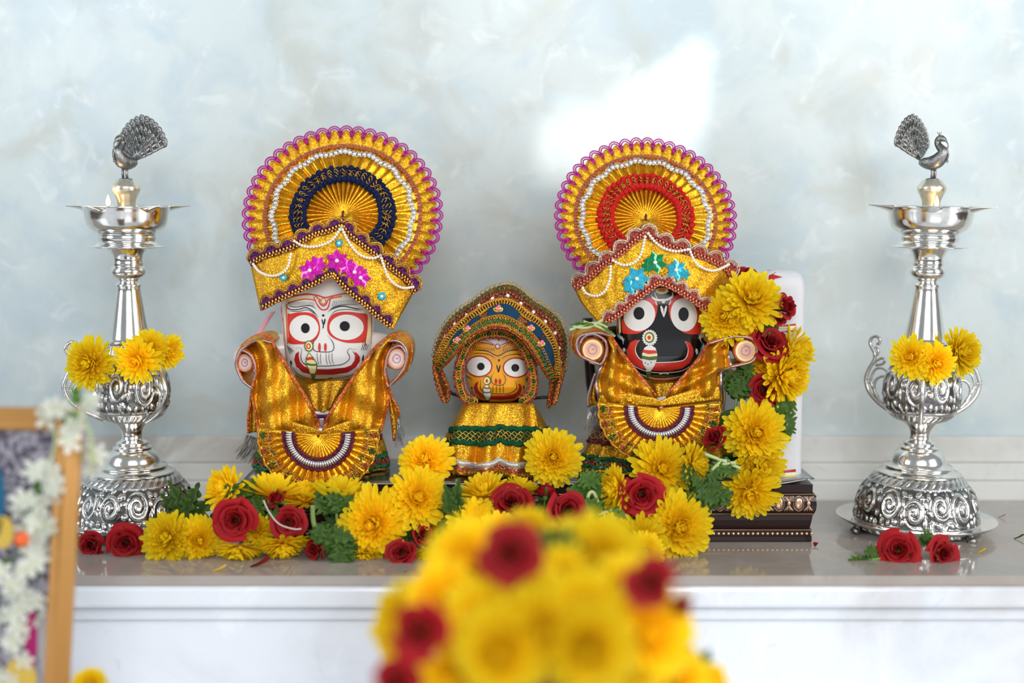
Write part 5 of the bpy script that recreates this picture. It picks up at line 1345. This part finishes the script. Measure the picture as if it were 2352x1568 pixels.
def rose_mesh(seed, n=20, spread=1.0):
    rng = random.Random(seed); m = MB()
    for i in range(n):
        t = i/(n-1); a0 = i*2.39996+rng.uniform(-.2, .2); r0 = .05+.20*t; rt = (.10+.70*t**1.15)*spread*rng.uniform(.92, 1.06)
        ht = .62+.10*sin(i)-.30*t**2.2; wA = 1.25-.30*t; rows = []; at = []; flare = .10+.30*t*spread; hb = -.10*t
        for k in range(8):
            v = k/7; row = []; ar = []
            for j in range(11):
                u = -1+2*j/10; a = a0+u*wA*(.55+.45*sin(min(v*1.2, 1)*pi/2))
                edge = 1-.22*abs(u)**3*v
                r = r0+(rt-r0)*(v**.75)+flare*.55*max(0, v-.72)**1.3*3.0; z = hb+(ht-hb)*(v**.85)*edge-flare*.5*max(0, v-.75)**1.5*5
                r *= 1+.03*sin(5*u+i)*v; z += .025*sin(4*u+i*2)*v
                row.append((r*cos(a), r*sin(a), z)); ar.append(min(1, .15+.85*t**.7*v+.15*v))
            rows.append(row); at.append(ar)
        m.grid(rows, at=at)
    o = m.build('proto_rose', 'rose'); me = o.data; bpy.data.objects.remove(o); return me
def sepal_mesh():
    m = MB(); m.ball((0, 0, -.16), .15, 10, 6, (1, 1, 1.1))
    for k in range(5):
        a = 2*pi*k/5; o = Vector((cos(a), sin(a), 0)); petal(m, o*.10+Vector((0, 0, -.10)), (o*.8+Vector((0, 0, .4))).normalized(), (Vector((0, 0, 1))-o*.4).normalized(), .62, .10, .5, .2, ns=6, tip=.3)
    m.tube([(0, 0, -.25), (.03, 0, -.7)], .05, 6)
    o = m.build('proto_sepal', 'leaf'); me = o.data; bpy.data.objects.remove(o); return me
CH = [chrys_mesh(1, 10), chrys_mesh(2, 9, .6, 28, -.1), chrys_mesh(3, 11, .75, 28, -.45, .96), chrys_mesh(4, 7, .35, 26, .0)]
CAL = cup_mesh(); RO = [rose_mesh(11, 16, 1.0), rose_mesh(12, 18, 1.08), rose_mesh(13, 13, .74)]; SEP = sepal_mesh()
def orient(o, d, spin):
    q = Vector(d).normalized().to_track_quat('Z', 'Y') @ Quaternion((0, 0, 1), spin); o.rotation_mode = 'QUATERNION'; o.rotation_quaternion = q
cnt = [0]
SHIFT = {}
def flower(kind, px, py, r, Y, d, label, group, var=None, sq=(1, 1, 1), back=False):
    cnt[0] += 1; i = cnt[0]
    if kind == 'c': me = CH[(var if var is not None else i) % 4]; nm = 'yellow_chrysanthemum'; cat = 'flower'
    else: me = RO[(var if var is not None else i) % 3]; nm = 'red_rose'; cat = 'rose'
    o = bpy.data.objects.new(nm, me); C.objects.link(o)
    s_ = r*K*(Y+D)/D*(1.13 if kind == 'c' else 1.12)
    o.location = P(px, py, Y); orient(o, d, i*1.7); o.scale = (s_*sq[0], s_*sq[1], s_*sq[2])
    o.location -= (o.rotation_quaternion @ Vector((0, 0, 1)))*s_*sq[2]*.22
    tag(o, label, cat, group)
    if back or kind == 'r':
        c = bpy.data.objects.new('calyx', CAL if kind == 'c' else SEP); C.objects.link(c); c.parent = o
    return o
G1 = 'yellow chrysanthemums heaped along the shelf'; G2 = 'red roses laid among the chrysanthemums'; G3 = 'flower string beside the pillar'; G4 = 'offering flowers in the foreground pot'
def FL(kind, grp, lst):
    for e in lst: flower(kind, *e[:6], grp, **(e[6] if len(e) > 6 else {}))
FL('c', G1, [
 (384, 1236, 60, -.082, (-.35, -1, .35), 'leftmost yellow chrysanthemum on the shelf, drooping toward the edge'),
 (458, 1240, 54, -.080, (.35, -1, .15), 'yellow chrysanthemum touching the leftmost one, right of it'),
 (516, 1122, 60, -.060, (-.75, -.7, .35), 'yellow chrysanthemum tilted left above the large rose, beside green leaves', dict(sq=(.85, 1, 1))),
 (629, 1126, 66, -.062, (.1, .45, 1), 'yellow chrysanthemum with raised petals behind the folded dark rose', dict(sq=(1, 1, 1), var=3)),
 (546, 1262, 54, -.086, (-.1, -.45, -1), 'flattened yellow chrysanthemum lying under the large left rose', dict(sq=(1, 1, .8))),
 (650, 1256, 54, -.086, (.15, -.5, -1), 'flattened yellow chrysanthemum under the rose crossed by a pale thread', dict(sq=(1, 1, .8))),
 (782, 1140, 78, -.058, (.05, .35, 1), 'arched yellow chrysanthemum below the white faced idol, half covered by leaves', dict(var=3)),
 (856, 1203, 76, -.080, (-.15, -1, .1), 'big yellow chrysanthemum right of the hanging green sprig', dict(var=0)),
 (960, 1143, 68, -.074, (.15, -1, .3), 'bright yellow chrysanthemum standing above the dark rose pair', dict(var=1)),
 (977, 1058, 60, -.048, (-.15, -.9, .55), 'sharp yellow chrysanthemum leaning on the left skirt of the small idol', dict(var=2)),
 (1271, 1050, 62, -.048, (-.05, -1, .25), 'sharp yellow chrysanthemum leaning on the right skirt of the small idol', dict(var=2)),
 (1110, 1128, 56, -.058, (-.3, -.4, .9), 'yellow chrysanthemum seen edge on below the small idol', dict(var=3)),
 (1194, 1120, 44, -.056, (.2, .2, 1), 'pale yellow chrysanthemum with upright petals behind the central rose', dict(var=3)),
 (1094, 1203, 62, -.080, (.2, -.8, .55), 'yellow chrysanthemum beside the dark vertical leaves', dict(var=3)),
 (982, 1272, 34, -.084, (0, -.6, -.8), 'small yellow chrysanthemum half under the dark rose by the shelf edge'),
 (700, 1140, 56, -.056, (-.1, -.2, 1), 'yellow chrysanthemum behind the folded rose and below the pleated bib', dict(var=3)),
 (1010, 1190, 44, -.062, (.2, -.8, .3), 'shaded yellow chrysanthemum behind the dark vertical leaves'),
 (900, 1150, 44, -.058, (-.3, -.5, .7), 'yellow chrysanthemum wedged behind the two bright blooms left of the small idol'),
 (1150, 1225, 50, -.092, (.1, -.8, .5), 'yellow chrysanthemum just behind the top of the foreground pile', dict(var=1)),
 (1400, 1232, 48, -.090, (-.1, -.9, .4), 'yellow chrysanthemum under the leaves left of the low edge bloom'),
 (590, 1215, 40, -.070, (.2, -.7, .5), 'shaded yellow chrysanthemum between the two open roses at the left'),
 (836, 1276, 40, -.080, (-.3, -.5, -.8), 'shaded yellow chrysanthemum under the biggest left bloom'),
 (1519, 1075, 66, -.056, (.1, -1, .3), 'yellow chrysanthemum with green heart just below the right pleated bib', dict(var=3, back=True)),
 (1598, 1064, 46, -.058, (.9, -.5, .2), 'narrow yellow chrysanthemum turned right, left of the side-on rose'),
 (1412, 1122, 52, -.066, (-.9, -.4, .1), 'yellow chrysanthemum turned left behind the pink-edged rose'),
 (1430, 1186, 32, -.064, (.3, -.7, -.5), 'greenish yellow chrysanthemum in shade below the pink-edged rose'),
 (1559, 1210, 78, -.078, (.15, -1, .1), 'largest yellow chrysanthemum, at the right end of the heap', dict(var=2)),
 (1474, 1240, 56, -.092, (-.2, -1, -.1), 'yellow chrysanthemum low at the shelf edge, left of the largest bloom', dict(var=1)),
])
FL('c', G3, [
 (1735, 994, 68, -.044, (.05, -1, .1), 'yellow chrysanthemum in the string beside the pillar, below the round rose', dict(var=0)),
 (1745, 1066, 60, -.042, (.35, -1, .1), 'yellow chrysanthemum second from the bottom of the pillar string', dict(var=1)),
 (1722, 1132, 62, -.046, (-.1, -1, -.35), 'lowest yellow chrysanthemum of the pillar string, over the dark plinth', dict(var=3)),
 (1728, 688, 66, -.036, (.15, -1, .45), 'topmost yellow chrysanthemum of the pillar string', dict(var=1)),
 (1667, 728, 58, -.034, (-.4, -1, .2), 'yellow chrysanthemum between the black idol face and the pillar top', dict(var=2)),
 (1716, 752, 38, -.030, (.2, -.6, -.7), 'yellow chrysanthemum tucked under the top pair by the pillar'),
 (1829, 806, 60, -.022, (.9, -.5, .2), 'yellow chrysanthemum turned to the wall on the right side of the string', dict(var=3)),
 (1806, 864, 72, -.032, (.75, -.7, 0), 'tall side-on yellow chrysanthemum right of the round rose', dict(sq=(.9, 1, 1))),
 (1697, 868, 50, -.004, (-.3, -.3, -1), 'shaded yellow chrysanthemum hanging behind the right arm of the black faced idol', dict(var=3)),
 (1746, 842, 30, -.030, (.1, -.8, .4), 'small yellow chrysanthemum peeping above the round rose'),
])
FL('c', 'flowers tucked on the oil lamps', [
 (203, 834, 56, -.036, (-.35, -1, .15), 'yellow chrysanthemum on the far left handle of the left lamp', dict(var=0)),
 (314, 828, 50, -.040, (-.1, -1, -.1), 'yellow chrysanthemum hanging at the middle of the left lamp belly', dict(var=3)),
 (344, 798, 40, -.034, (.2, -.9, .4), 'yellow chrysanthemum on top of the left lamp handle, middle of three'),
 (386, 808, 40, -.024, (.8, -.6, -.2), 'yellow chrysanthemum on the right side of the left lamp', dict(var=3)),
 (2092, 820, 46, -.040, (-.5, -1, .1), 'yellow chrysanthemum left of the front handle of the right lamp', dict(var=3)),
 (2150, 834, 44, -.042, (.15, -1, -.1), 'yellow chrysanthemum right of the front handle of the right lamp', dict(var=0)),
 (2208, 808, 52, -.022, (.55, -.9, .2), 'yellow chrysanthemum on the outer right handle of the right lamp', dict(var=1)),
])
FL('r', G2, [
 (208, 1253, 36, -.070, (-.1, -1, .05), 'dark red rose half behind the gold picture frame', dict(var=0)),
 (287, 1247, 46, -.075, (.15, -1, .05), 'red rose below the left lamp base, left of the first chrysanthemum', dict(var=1)),
 (540, 1194, 54, -.084, (-.05, -1, .15), 'large open red rose at the left of the heap', dict(var=1)),
 (662, 1199, 44, -.082, (.1, -1, .2), 'red rose crossed by a pale thread', dict(var=0)),
 (636, 1143, 38, -.074, (-.7, -.3, .7), 'folded dark red rose above the one with the thread', dict(var=2)),
 (723, 1264, 38, -.088, (-.6, -.8, -.1), 'red rose half hidden left of the hanging sprig', dict(var=2)),
 (922, 1268, 42, -.092, (-.1, -1, .5), 'dark red rose lying at the shelf edge under the big bloom', dict(var=0, sq=(1, .8, 1))),
 (972, 1226, 38, -.080, (.5, -.7, .3), 'very dark red rose between two chrysanthemums', dict(var=2)),
 (1174, 1155, 52, -.074, (0, -.75, .65), 'wide red rose below the small idol, left of the upturned bud', dict(var=1)),
 (1254, 1128, 38, -.070, (.1, .5, .9), 'dark red rose turned away, grey green sepals showing', dict(var=2)),
 (1303, 1170, 52, -.078, (.25, -1, .25), 'red rose right of the turned-away rose', dict(var=0)),
 (1474, 1136, 54, -.074, (0, -1, .1), 'pink-edged red rose below the right pleated bib', dict(var=1)),
])
FL('r', G3, [
 (1641, 1006, 44, -.050, (-.65, -.5, .55), 'side-on red rose at the right edge of the right bib', dict(var=2)),
 (1755, 896, 40, -.036, (0, -1, .1), 'round open red rose in the middle of the pillar string', dict(var=0)),
 (1768, 786, 48, -.034, (.3, -.8, .5), 'red rose just right of the raised arm end of the black faced idol', dict(var=1)),
 (1806, 704, 44, -.034, (.75, -.6, .3), 'red rose turned right in front of the pillar top', dict(var=2)),
 (1790, 733, 24, -.036, (-.2, -.8, -.3), 'small pinkish red rose bud under the one at the pillar top', dict(var=2)),
 (1712, 630, 26, .000, (-.2, -.6, .8), 'red rose behind the turban, left of the pillar top', dict(var=1)),
])
FL('r', 'pair of roses by the right lamp', [
 (2064, 1262, 52, -.088, (-.35, -1, .35), 'red rose in front of the right lamp, left one of the pair', dict(var=1)),
 (2165, 1271, 44, -.090, (.3, -1, .2), 'red rose in front of the right lamp, right one of the pair', dict(var=0)),
])
# foreground, far in front of the focal plane
FY = -.385
FL('c', G4, [
 (1072, 1300, 108, FY-.005, (-.5, -.8, .4), 'blurred yellow chrysanthemum left below the front rose', dict(var=0)),
 (1372, 1290, 112, FY-.005, (.1, -.85, .55), 'blurred yellow chrysanthemum at the top right of the foreground pile', dict(var=1)),
 (1200, 1400, 112, FY-.045, (-.1, -1, .3), 'blurred yellow chrysanthemum directly below the front rose', dict(var=2)),
 (1105, 1440, 100, FY-.045, (-.4, -1, .1), 'blurred yellow chrysanthemum right of the lower left foreground rose', dict(var=0)),
 (1150, 1500, 104, FY-.060, (-.15, -1, 0), 'blurred yellow chrysanthemum lowest at the centre left of the pile', dict(var=2)),
 (1340, 1412, 96, FY-.050, (.1, -1, .25), 'blurred yellow chrysanthemum in the centre of the foreground pile', dict(var=1)),
 (1350, 1490, 108, FY-.060, (0, -1, 0), 'blurred yellow chrysanthemum lowest at the centre right, above the pot rim', dict(var=2)),
 (1495, 1456, 108, FY-.045, (.4, -1, .15), 'blurred yellow chrysanthemum at the right of the foreground pile', dict(var=0)),
 (935, 1440, 104, FY+.005, (-.8, -.7, .2), 'blurred yellow chrysanthemum at the far left behind the lower left rose', dict(var=1)),
 (1215, 1208, 54, FY+.055, (0, -.5, .9), 'blurred yellow chrysanthemum at the very top of the pile, behind the front rose', dict(var=3)),
 (1482, 1266, 44, -.106, (.2, -1, .2), 'yellow chrysanthemum at the shelf edge, between the pile and the shelf heap', dict(var=2)),
 (1245, 1325, 46, FY-.015, (.2, -1, .4), 'small blurred yellow chrysanthemum right below the front rose', dict(var=3)),
 (1040, 1555, 90, FY-.040, (-.3, -1, 0), 'blurred yellow chrysanthemum at the bottom left, cut by the frame', dict(var=1)),
 (1565, 1560, 66, FY-.02, (.3, -1, .2), 'blurred yellow chrysanthemum at the bottom right of the pot', dict(var=3)),
 (1635, 1572, 46, FY+.01, (.6, -1, .2), 'blurred yellow chrysanthemum furthest right at the bottom', dict(var=0)),
 (1010, 1385, 96, FY-.020, (-.6, -.9, .3), 'blurred yellow chrysanthemum between the front rose and the lower left rose', dict(var=2)),
 (1285, 1345, 96, FY-.020, (.1, -.9, .5), 'blurred yellow chrysanthemum at the centre, under the small one', dict(var=0)),
 (1440, 1370, 92, FY-.030, (.3, -.9, .3), 'blurred yellow chrysanthemum left below the upper right rose', dict(var=2)),
 (1240, 1450, 100, FY-.056, (.05, -1, .1), 'blurred yellow chrysanthemum in the very middle of the pile', dict(var=0)),
 (1450, 1530, 84, FY-.045, (.3, -1, -.1), 'blurred yellow chrysanthemum over the right side of the pot rim', dict(var=1)),
 (204, 1572, 40, -.26, (0, -.7, .7), 'blurred yellow chrysanthemum on the ledge right of the picture frame', dict(var=1)),
])
FL('r', G4, [
 (1170, 1270, 78, FY-.055, (-.05, -1, .25), 'front blurred red rose at the top of the foreground pile', dict(var=1)),
 (1494, 1338, 66, FY-.06, (.2, -1, .25), 'blurred red rose at the upper right of the pile', dict(var=0)),
 (1566, 1386, 48, FY-.045, (.8, -.5, -.1), 'blurred crimson rose hanging out at the right of the pile', dict(var=2)),
 (962, 1450, 78, FY-.075, (-.25, -1, .05), 'blurred dark red rose at the left of the pile', dict(var=0)),
 (910, 1568, 62, FY-.07, (-.3, -1, .1), 'blurred red rose at the bottom left corner of the pile', dict(var=1)),
 (1268, 1222, 44, -.104, (.3, -.6, .5), 'red rose on the shelf edge peeping up just behind the foreground pile', dict(var=2)),
])
# terracotta pot under the pile
pc = P(1355, 1560, FY); m = MB(); zr = pc.z+.002
m.lathe([(0, FZ+.0005), (.030, FZ+.0005), (.034, FZ+.003), (.050, FZ+.025), (.055, FZ+.05), (.050, zr-.022), (.044, zr-.012), (.046, zr-.006), (.052, zr-.002), (.053, zr), (.050, zr+.001), (.043, zr-.008), (.040, zr-.03), (0, zr-.03)], 64)
for i, v in enumerate(m.v): m.v[i] = v+Vector((pc.x-.014, FY-.005, 0))
o = m.build('terracotta_pot', 'clay', origin=(pc.x-.014, FY-.005, FZ)); tag(o, 'blurred terracotta pot holding the heap of flowers in the foreground', 'pot')

# ---------------- leaves, stems
def leaf(mb, base, d, up, L_, W_, lob, seed):
    rng = random.Random(seed); sd = d.cross(up).normalized(); n = 22; rows = []; at = []
    for i in range(n+1):
        t = i/n; env = sin(pi*min(1, t*1.0)**.75)**.8 if 0 < t < 1 else 0
        w_ = W_*(env*(.30+.80*abs(sin(lob*pi*t+.3)))+.03); cv = up*(-.25*L_*t*t); c = base+d*L_*t+cv
        f_ = up*w_*.3; fw = d*w_*.35
        rows.append([c-sd*w_+f_+fw, c-sd*w_*.5+f_*.35+fw*.4, c, c+sd*w_*.5+f_*.35+fw*.4, c+sd*w_+f_+fw]); at.append([rng.uniform(.3, 1)]*2+[.1]+[rng.uniform(.3, 1)]*2)
    mb.grid(rows, at=at)
def sprig(label, Y, leaves, stems=(), group='green leaf sprigs among the flowers', name='leaf_sprig', smat='stem', sw=.0011):
    m = MB(); 
    for i, (x, y, ang, ln, wd) in enumerate(leaves):
        a = R(ang); b = P(x, y, Y+.003*sin(i*2)); d = Vector((cos(a), -.35+.25*sin(i*3.1), sin(a))).normalized(); up = Vector((.2*sin(i*1.7), -1, .35)); up = (up-d*up.dot(d)).normalized()
        leaf(m, b, d, up, ln*K*(Y+D), wd*K*(Y+D), 3.5, i)
    org = P(leaves[0][0], leaves[0][1], Y)
    o = m.build(name, 'leaf', origin=org, thick=.00025); tag(o, label, 'leaves', group)
    if stems:
        m = MB()
        for st in stems: m.tube(cr([P(*p, Y-.002+.001*i) for i, p in enumerate(st)], 6), sw, 6)
        m.build('stem', smat, o)
    return o
def bunch(x, y, n, spread, ln, wd, seed, up=90, fanw=160):
    rng = random.Random(seed); return [(x+rng.uniform(-1, 1)*spread, y+rng.uniform(-1, 1)*spread*.8, up+rng.uniform(-fanw/2, fanw/2), ln*rng.uniform(.75, 1.2), wd*rng.uniform(.8, 1.2)) for _ in range(n)]
sprig('tall dark green leaves between the left lamp and the first blooms', -.05, bunch(432, 1195, 9, 16, 88, 20, 1, 88, 70)+bunch(480, 1190, 4, 14, 46, 20, 2, -10, 120), [[(440, 1230), (436, 1180), (432, 1130)]])
sprig('leaf bunch over the arched yellow bloom below the white faced idol', -.072, bunch(775, 1170, 9, 18, 52, 22, 3, 80, 170), [[(775, 1200), (772, 1160)]])
sprig('hanging green sprig with a long stem beside the biggest left bloom', -.088, bunch(738, 1210, 6, 16, 60, 24, 4, -60, 150)+bunch(770, 1240, 8, 18, 58, 24, 5, -85, 90), [[(718, 1160), (722, 1205), (748, 1250), (790, 1300)]], sw=.0016)
sprig('dark narrow leaves standing at the centre of the heap', -.076, bunch(1042, 1190, 7, 12, 82, 18, 6, 85, 50)+bunch(1030, 1200, 5, 14, 60, 18, 7, -85, 60), [[(1050, 1100), (1040, 1180), (1025, 1260)]])
sprig('grey green leaves right of the small idol above the red rose', -.060, bunch(1350, 1130, 11, 22, 52, 22, 8, 80, 200))
sprig('leaves and looped pale stem left of the pink-edged rose', -.070, bunch(1392, 1190, 9, 20, 56, 24, 9, 60, 300), [[(1352, 1190), (1350, 1142), (1362, 1130), (1376, 1160), (1392, 1210), (1402, 1250)], [(1375, 1180), (1430, 1172), (1450, 1230)]], smat='palestem', sw=.0013)
sprig('broad green leaf bunch above the largest yellow bloom', -.066, bunch(1615, 1130, 20, 30, 46, 22, 10, 0, 360))
sprig('knotted pale stems beside the side-on rose', -.058, bunch(1655, 1080, 6, 16, 38, 18, 11, -20, 200), [[(1618, 1042), (1660, 1058), (1700, 1075)], [(1630, 1085), (1655, 1060), (1672, 1058), (1670, 1072)], [(1690, 1062), (1650, 1070), (1640, 1100)]], smat='palestem', sw=.0013)
sprig('shaded leaves filling the gap left of the large open rose', -.062, bunch(560, 1150, 8, 22, 46, 20, 31, 60, 260)+bunch(600, 1200, 8, 24, 46, 20, 32, 0, 300))
sprig('shaded leaves behind the dark rose pair in the heap', -.060, bunch(900, 1210, 10, 26, 50, 20, 33, 0, 340)+bunch(1000, 1150, 8, 20, 50, 18, 34, 40, 300))
sprig('shaded leaves behind the big bloom right of the hanging sprig', -.062, bunch(800, 1200, 12, 30, 50, 20, 35, 0, 340))
sprig('shaded leaves below the small idol between the red roses', -.062, bunch(1150, 1180, 10, 30, 48, 20, 36, 30, 340)+bunch(1240, 1180, 8, 24, 48, 20, 37, 30, 340))
sprig('shaded leaves under the pink-edged rose', -.060, bunch(1470, 1190, 12, 34, 48, 20, 38, -30, 340)+bunch(1420, 1150, 6, 20, 46, 20, 39, 60, 300))
sprig('vertical green leaves hanging left of the round rose', -.030, bunch(1688, 910, 8, 14, 56, 22, 12, 80, 80)+bunch(1682, 950, 9, 14, 56, 22, 13, -90, 90), [[(1700, 870), (1690, 930), (1686, 1000)]])
sprig('small leaves between the pillar roses', -.030, bunch(1752, 742, 6, 16, 34, 18, 14, 60, 200)+bunch(1710, 855, 6, 12, 34, 18, 20, 20, 300))
sprig('green leaves peeping right of the string over the white pillar', -.032, bunch(1785, 950, 6, 14, 40, 20, 15, 0, 140)+bunch(1796, 1000, 5, 10, 26, 14, 16, -10, 160))
sprig('small leafy stem left of the rose pair by the right lamp', -.086, bunch(2005, 1276, 8, 20, 36, 15, 17, 170, 140), [[(2030, 1282), (1990, 1284), (1955, 1274)]])
sprig('green leaf behind the rose pair by the right lamp', -.080, bunch(2112, 1238, 4, 8, 26, 14, 18, 10, 120))
sprig('blurred green leaves between the front roses of the pile', FY-.005, bunch(1272, 1290, 8, 16, 90, 26, 19, 80, 110))
sprig('blurred dark leaves at the bottom right of the pile', FY+.015, bunch(1590, 1530, 6, 18, 60, 24, 21, 60, 180))
sprig('pale green flower stalks tied at the left arm of the black faced idol', -.046, [(1362, 742, 178, 56, 3.2), (1362, 744, 192, 54, 3), (1365, 745, 168, 44, 2.6), (1380, 748, -30, 40, 3), (1375, 744, 10, 30, 3)], [[(1308, 758), (1340, 746), (1370, 742), (1395, 752)], [(1316, 750), (1350, 752), (1384, 734)], [(1340, 738), (1368, 748), (1400, 762), (1412, 772)]], smat='palestem', sw=.0010, group=None)
m = MB(); m.tube(cr([P(605, 1148, -.104), P(618, 1175, -.105), P(640, 1202, -.106), P(672, 1214, -.106), P(692, 1214, -.105)], 8), .00035, 6)
o = m.build('pale_thread', 'thread', origin=P(640, 1200, -.1)); tag(o, 'pale loose thread curving across a red rose', 'thread')
# loose petals on the shelf
def loose(px, py, ln, wd, ang, mat, label, nm='rose_petal', cat='petal'):
    # find shelf point
    a, b = -.12, .09
    for _ in range(30):
        c = (a+b)/2
        if P(px, py, c).z < 0: b = c
        else: a = c
    # at larger Y, z lower
    p = P(px, py, a); p.z = .0006; m = MB(); m2 = R(ang); d = Vector((cos(m2), sin(m2), .12)).normalized()
    petal(m, p-d*ln*K*.5, d, Vector((0, 0, 1)), ln*K, wd*K*.4, .5, .35, ns=7)
    o = m.build(nm, mat, origin=p, thick=.0003, toff=1); tag(o, label, cat)
loose(600, 1301, 46, 26, 5, 'rose', 'fallen dark red petal on the shelf edge, left half')
loose(505, 1312, 34, 10, 0, 'chrys', 'fallen yellow petal on the shelf edge near the left roses', 'yellow_petal')
loose(1873, 1254, 15, 12, 70, 'rose', 'tiny red petal on the shelf right of the plinth')
loose(2254, 1270, 24, 9, 15, 'chrys', 'fallen pale yellow petal right of the rose pair', 'yellow_petal')
loose(2342, 1238, 26, 10, 0, 'leaf', 'green leaf scrap at the far right of the shelf', 'leaf_scrap', 'leaf')
loose(2302, 1189, 20, 4, -5, 'rose', 'thin red petal sliver on the shelf right of the lamp')
loose(932, 1318, 8, 6, 0, 'rose', 'tiny dark scrap on the shelf edge below the dark rose')

# ============================================================ FRAMED PICTURE + JASMINE
FYp = -.235
fr0 = thing('framed_picture', 'gold framed picture draped with white jasmine, cut by the left edge', 'picture', P(100, 1560, FYp))
tl, tr_, br_ = P(-160, 960, FYp), P(166, 962, FYp), P(133, 1600, FYp-.02)
ax = (tr_-tl).normalized(); dn = (br_-tr_).normalized(); dn = (dn-ax*dn.dot(ax)*0).normalized(); nn = ax.cross(dn).normalized()
if nn.y > 0: nn = -nn
def bar(a, b, side, w_, nm):
    m = MB(); prof_ = [(-w_, 0), (-w_, .006), (-w_*.8, .009), (-w_*.3, .0075), (0, .0085), (w_*.3, .007), (w_*.75, .005), (w_, .0035), (w_, 0)]
    m.grid([[p+side*x+nn*z for x, z in prof_] for p in (a, b)], cu=True); return m.build(nm, 'frame', fr0, smooth=False)
W2 = .0062; L_ = (FZ-tr_.z)/dn.z
bot_r = tr_+dn*L_; bot_l = tl+dn*L_
bar(tl-ax*W2, tr_+ax*W2, -dn, W2, 'frame_rail'); bar(tr_-dn*W2, bot_r, ax, W2, 'frame_rail'); bar(bot_l, bot_r, dn*-1, W2*.9, 'frame_rail'); bar(tl-dn*W2, bot_l, -ax, W2, 'frame_rail')
m = MB(); m.grid([[tl+nn*.002, tr_+nn*.002], [bot_l+nn*.002, bot_r+nn*.002]]); pic = m.build('picture_print', 'picture', fr0, smooth=False, thick=.003)
def blob(cx, cy, rx, ry, mat, nm):
    m = MB(); c0 = tr_+nn*.0058; pts = []
    for i in range(20):
        a = 2*pi*i/20; q = P(cx+rx*cos(a), cy+ry*sin(a), FYp-.003); t = (c0-Vector((0, -D, H))).dot(nn)/((q-Vector((0, -D, H))).dot(nn)); pts.append(Vector((0, -D, H))+(q-Vector((0, -D, H)))*t)
    m.add(pts, [tuple(range(20))]); m.build(nm, mat, pic, smooth=False)
blob(-14, 1150, 26, 90, 'pic_blue', 'printed_patch'); blob(6, 1222, 26, 38, 'pic_yellow', 'printed_patch'); blob(72, 1462, 15, 72, 'pic_pink', 'printed_patch'); blob(45, 1560, 40, 48, 'pic_yellow', 'printed_patch'); blob(100, 1470, 14, 80, 'pic_grey', 'printed_patch')
gar = thing('jasmine_garland', 'white jasmine flower string hanging over the framed picture and its corner', 'garland', P(120, 960, FYp-.012))
m = MB()
for k in range(5):
    a = 2*pi*k/5; o = Vector((cos(a), sin(a), 0)); petal(m, o*.08, (o+Vector((0, 0, .35))).normalized(), (Vector((0, 0, 1))-o*.3).normalized(), .95, .26, -.3, .25, .2, 1, 6, .6)
m.tube([(0, 0, .05), (0, 0, -.7)], .09, 6); o = m.build('proto', 'jasmine'); JM = o.data; bpy.data.objects.remove(o)
base = ORG[gar.name]; rng = random.Random(9)
path = cr(v2([(215, 1070), (204, 985), (165, 940), (120, 960), (128, 1020), (95, 1110), (60, 1170), (78, 1235), (40, 1290), (55, 1370), (20, 1430), (35, 1500), (0, 1570)]), 8)
pts = []
for (x, y, n, sx, sy, Y_) in ((200, 935, 5, 14, 14, 0), (212, 1055, 7, 20, 24, .006), (125, 955, 6, 22, 20, -.01), (160, 995, 5, 16, 24, -.012), (100, 1090, 9, 28, 28, -.012), (105, 1140, 7, 26, 22, -.012), (55, 1160, 3, 14, 14, -.012), (80, 1215, 8, 34, 24, -.014), (110, 1220, 4, 16, 18, -.014), (60, 1285, 8, 42, 26, -.016), (25, 1340, 8, 34, 30, -.018), (60, 1390, 7, 26, 28, -.018), (20, 1430, 8, 30, 34, -.02), (35, 1490, 7, 24, 30, -.02), (5, 1550, 6, 24, 26, -.02)):
    for _ in range(n): pts.append((x+rng.uniform(-sx, sx), y+rng.uniform(-sy, sy), FYp-.004+Y_+rng.uniform(-.004, .004)))
for i, (x, y, Y_) in enumerate(pts[:98]):
    o = bpy.data.objects.new('jasmine_blossom', JM); C.objects.link(o); o.parent = gar
    o.location = P(x, y, Y_)-base; orient(o, (rng.uniform(-.9, .9), -1, rng.uniform(-.6, .9)), rng.uniform(0, 6)); s_ = rng.uniform(22, 30)*K*(Y_+D)/D; o.scale = (s_, s_, s_)
m = MB(); m.tube(resample([P(p.x, p.y, FYp-.010) for p in path], 60), .0009, 6); m.build('string', 'palestem', gar)
m = MB(); m.ball(P(50, 1238, FYp-.024), 13*K, 10, 8); m.build('orange_blossom', 'bud_orange', gar)
for i, (x, y) in enumerate(((178, 930), (142, 965), (102, 1105), (75, 1170), (35, 1265), (38, 1315), (75, 1340))):
    m = MB(); d = Vector((sin(i*2.), -.4, cos(i*1.3))).normalized(); up = (Vector((0, -1, .2))-d*Vector((0, -1, .2)).dot(d)).normalized(); leaf(m, P(x, y, FYp-.014), d, up, 34*K, 12*K, 2, i); m.build('leaf', 'leaf', gar)
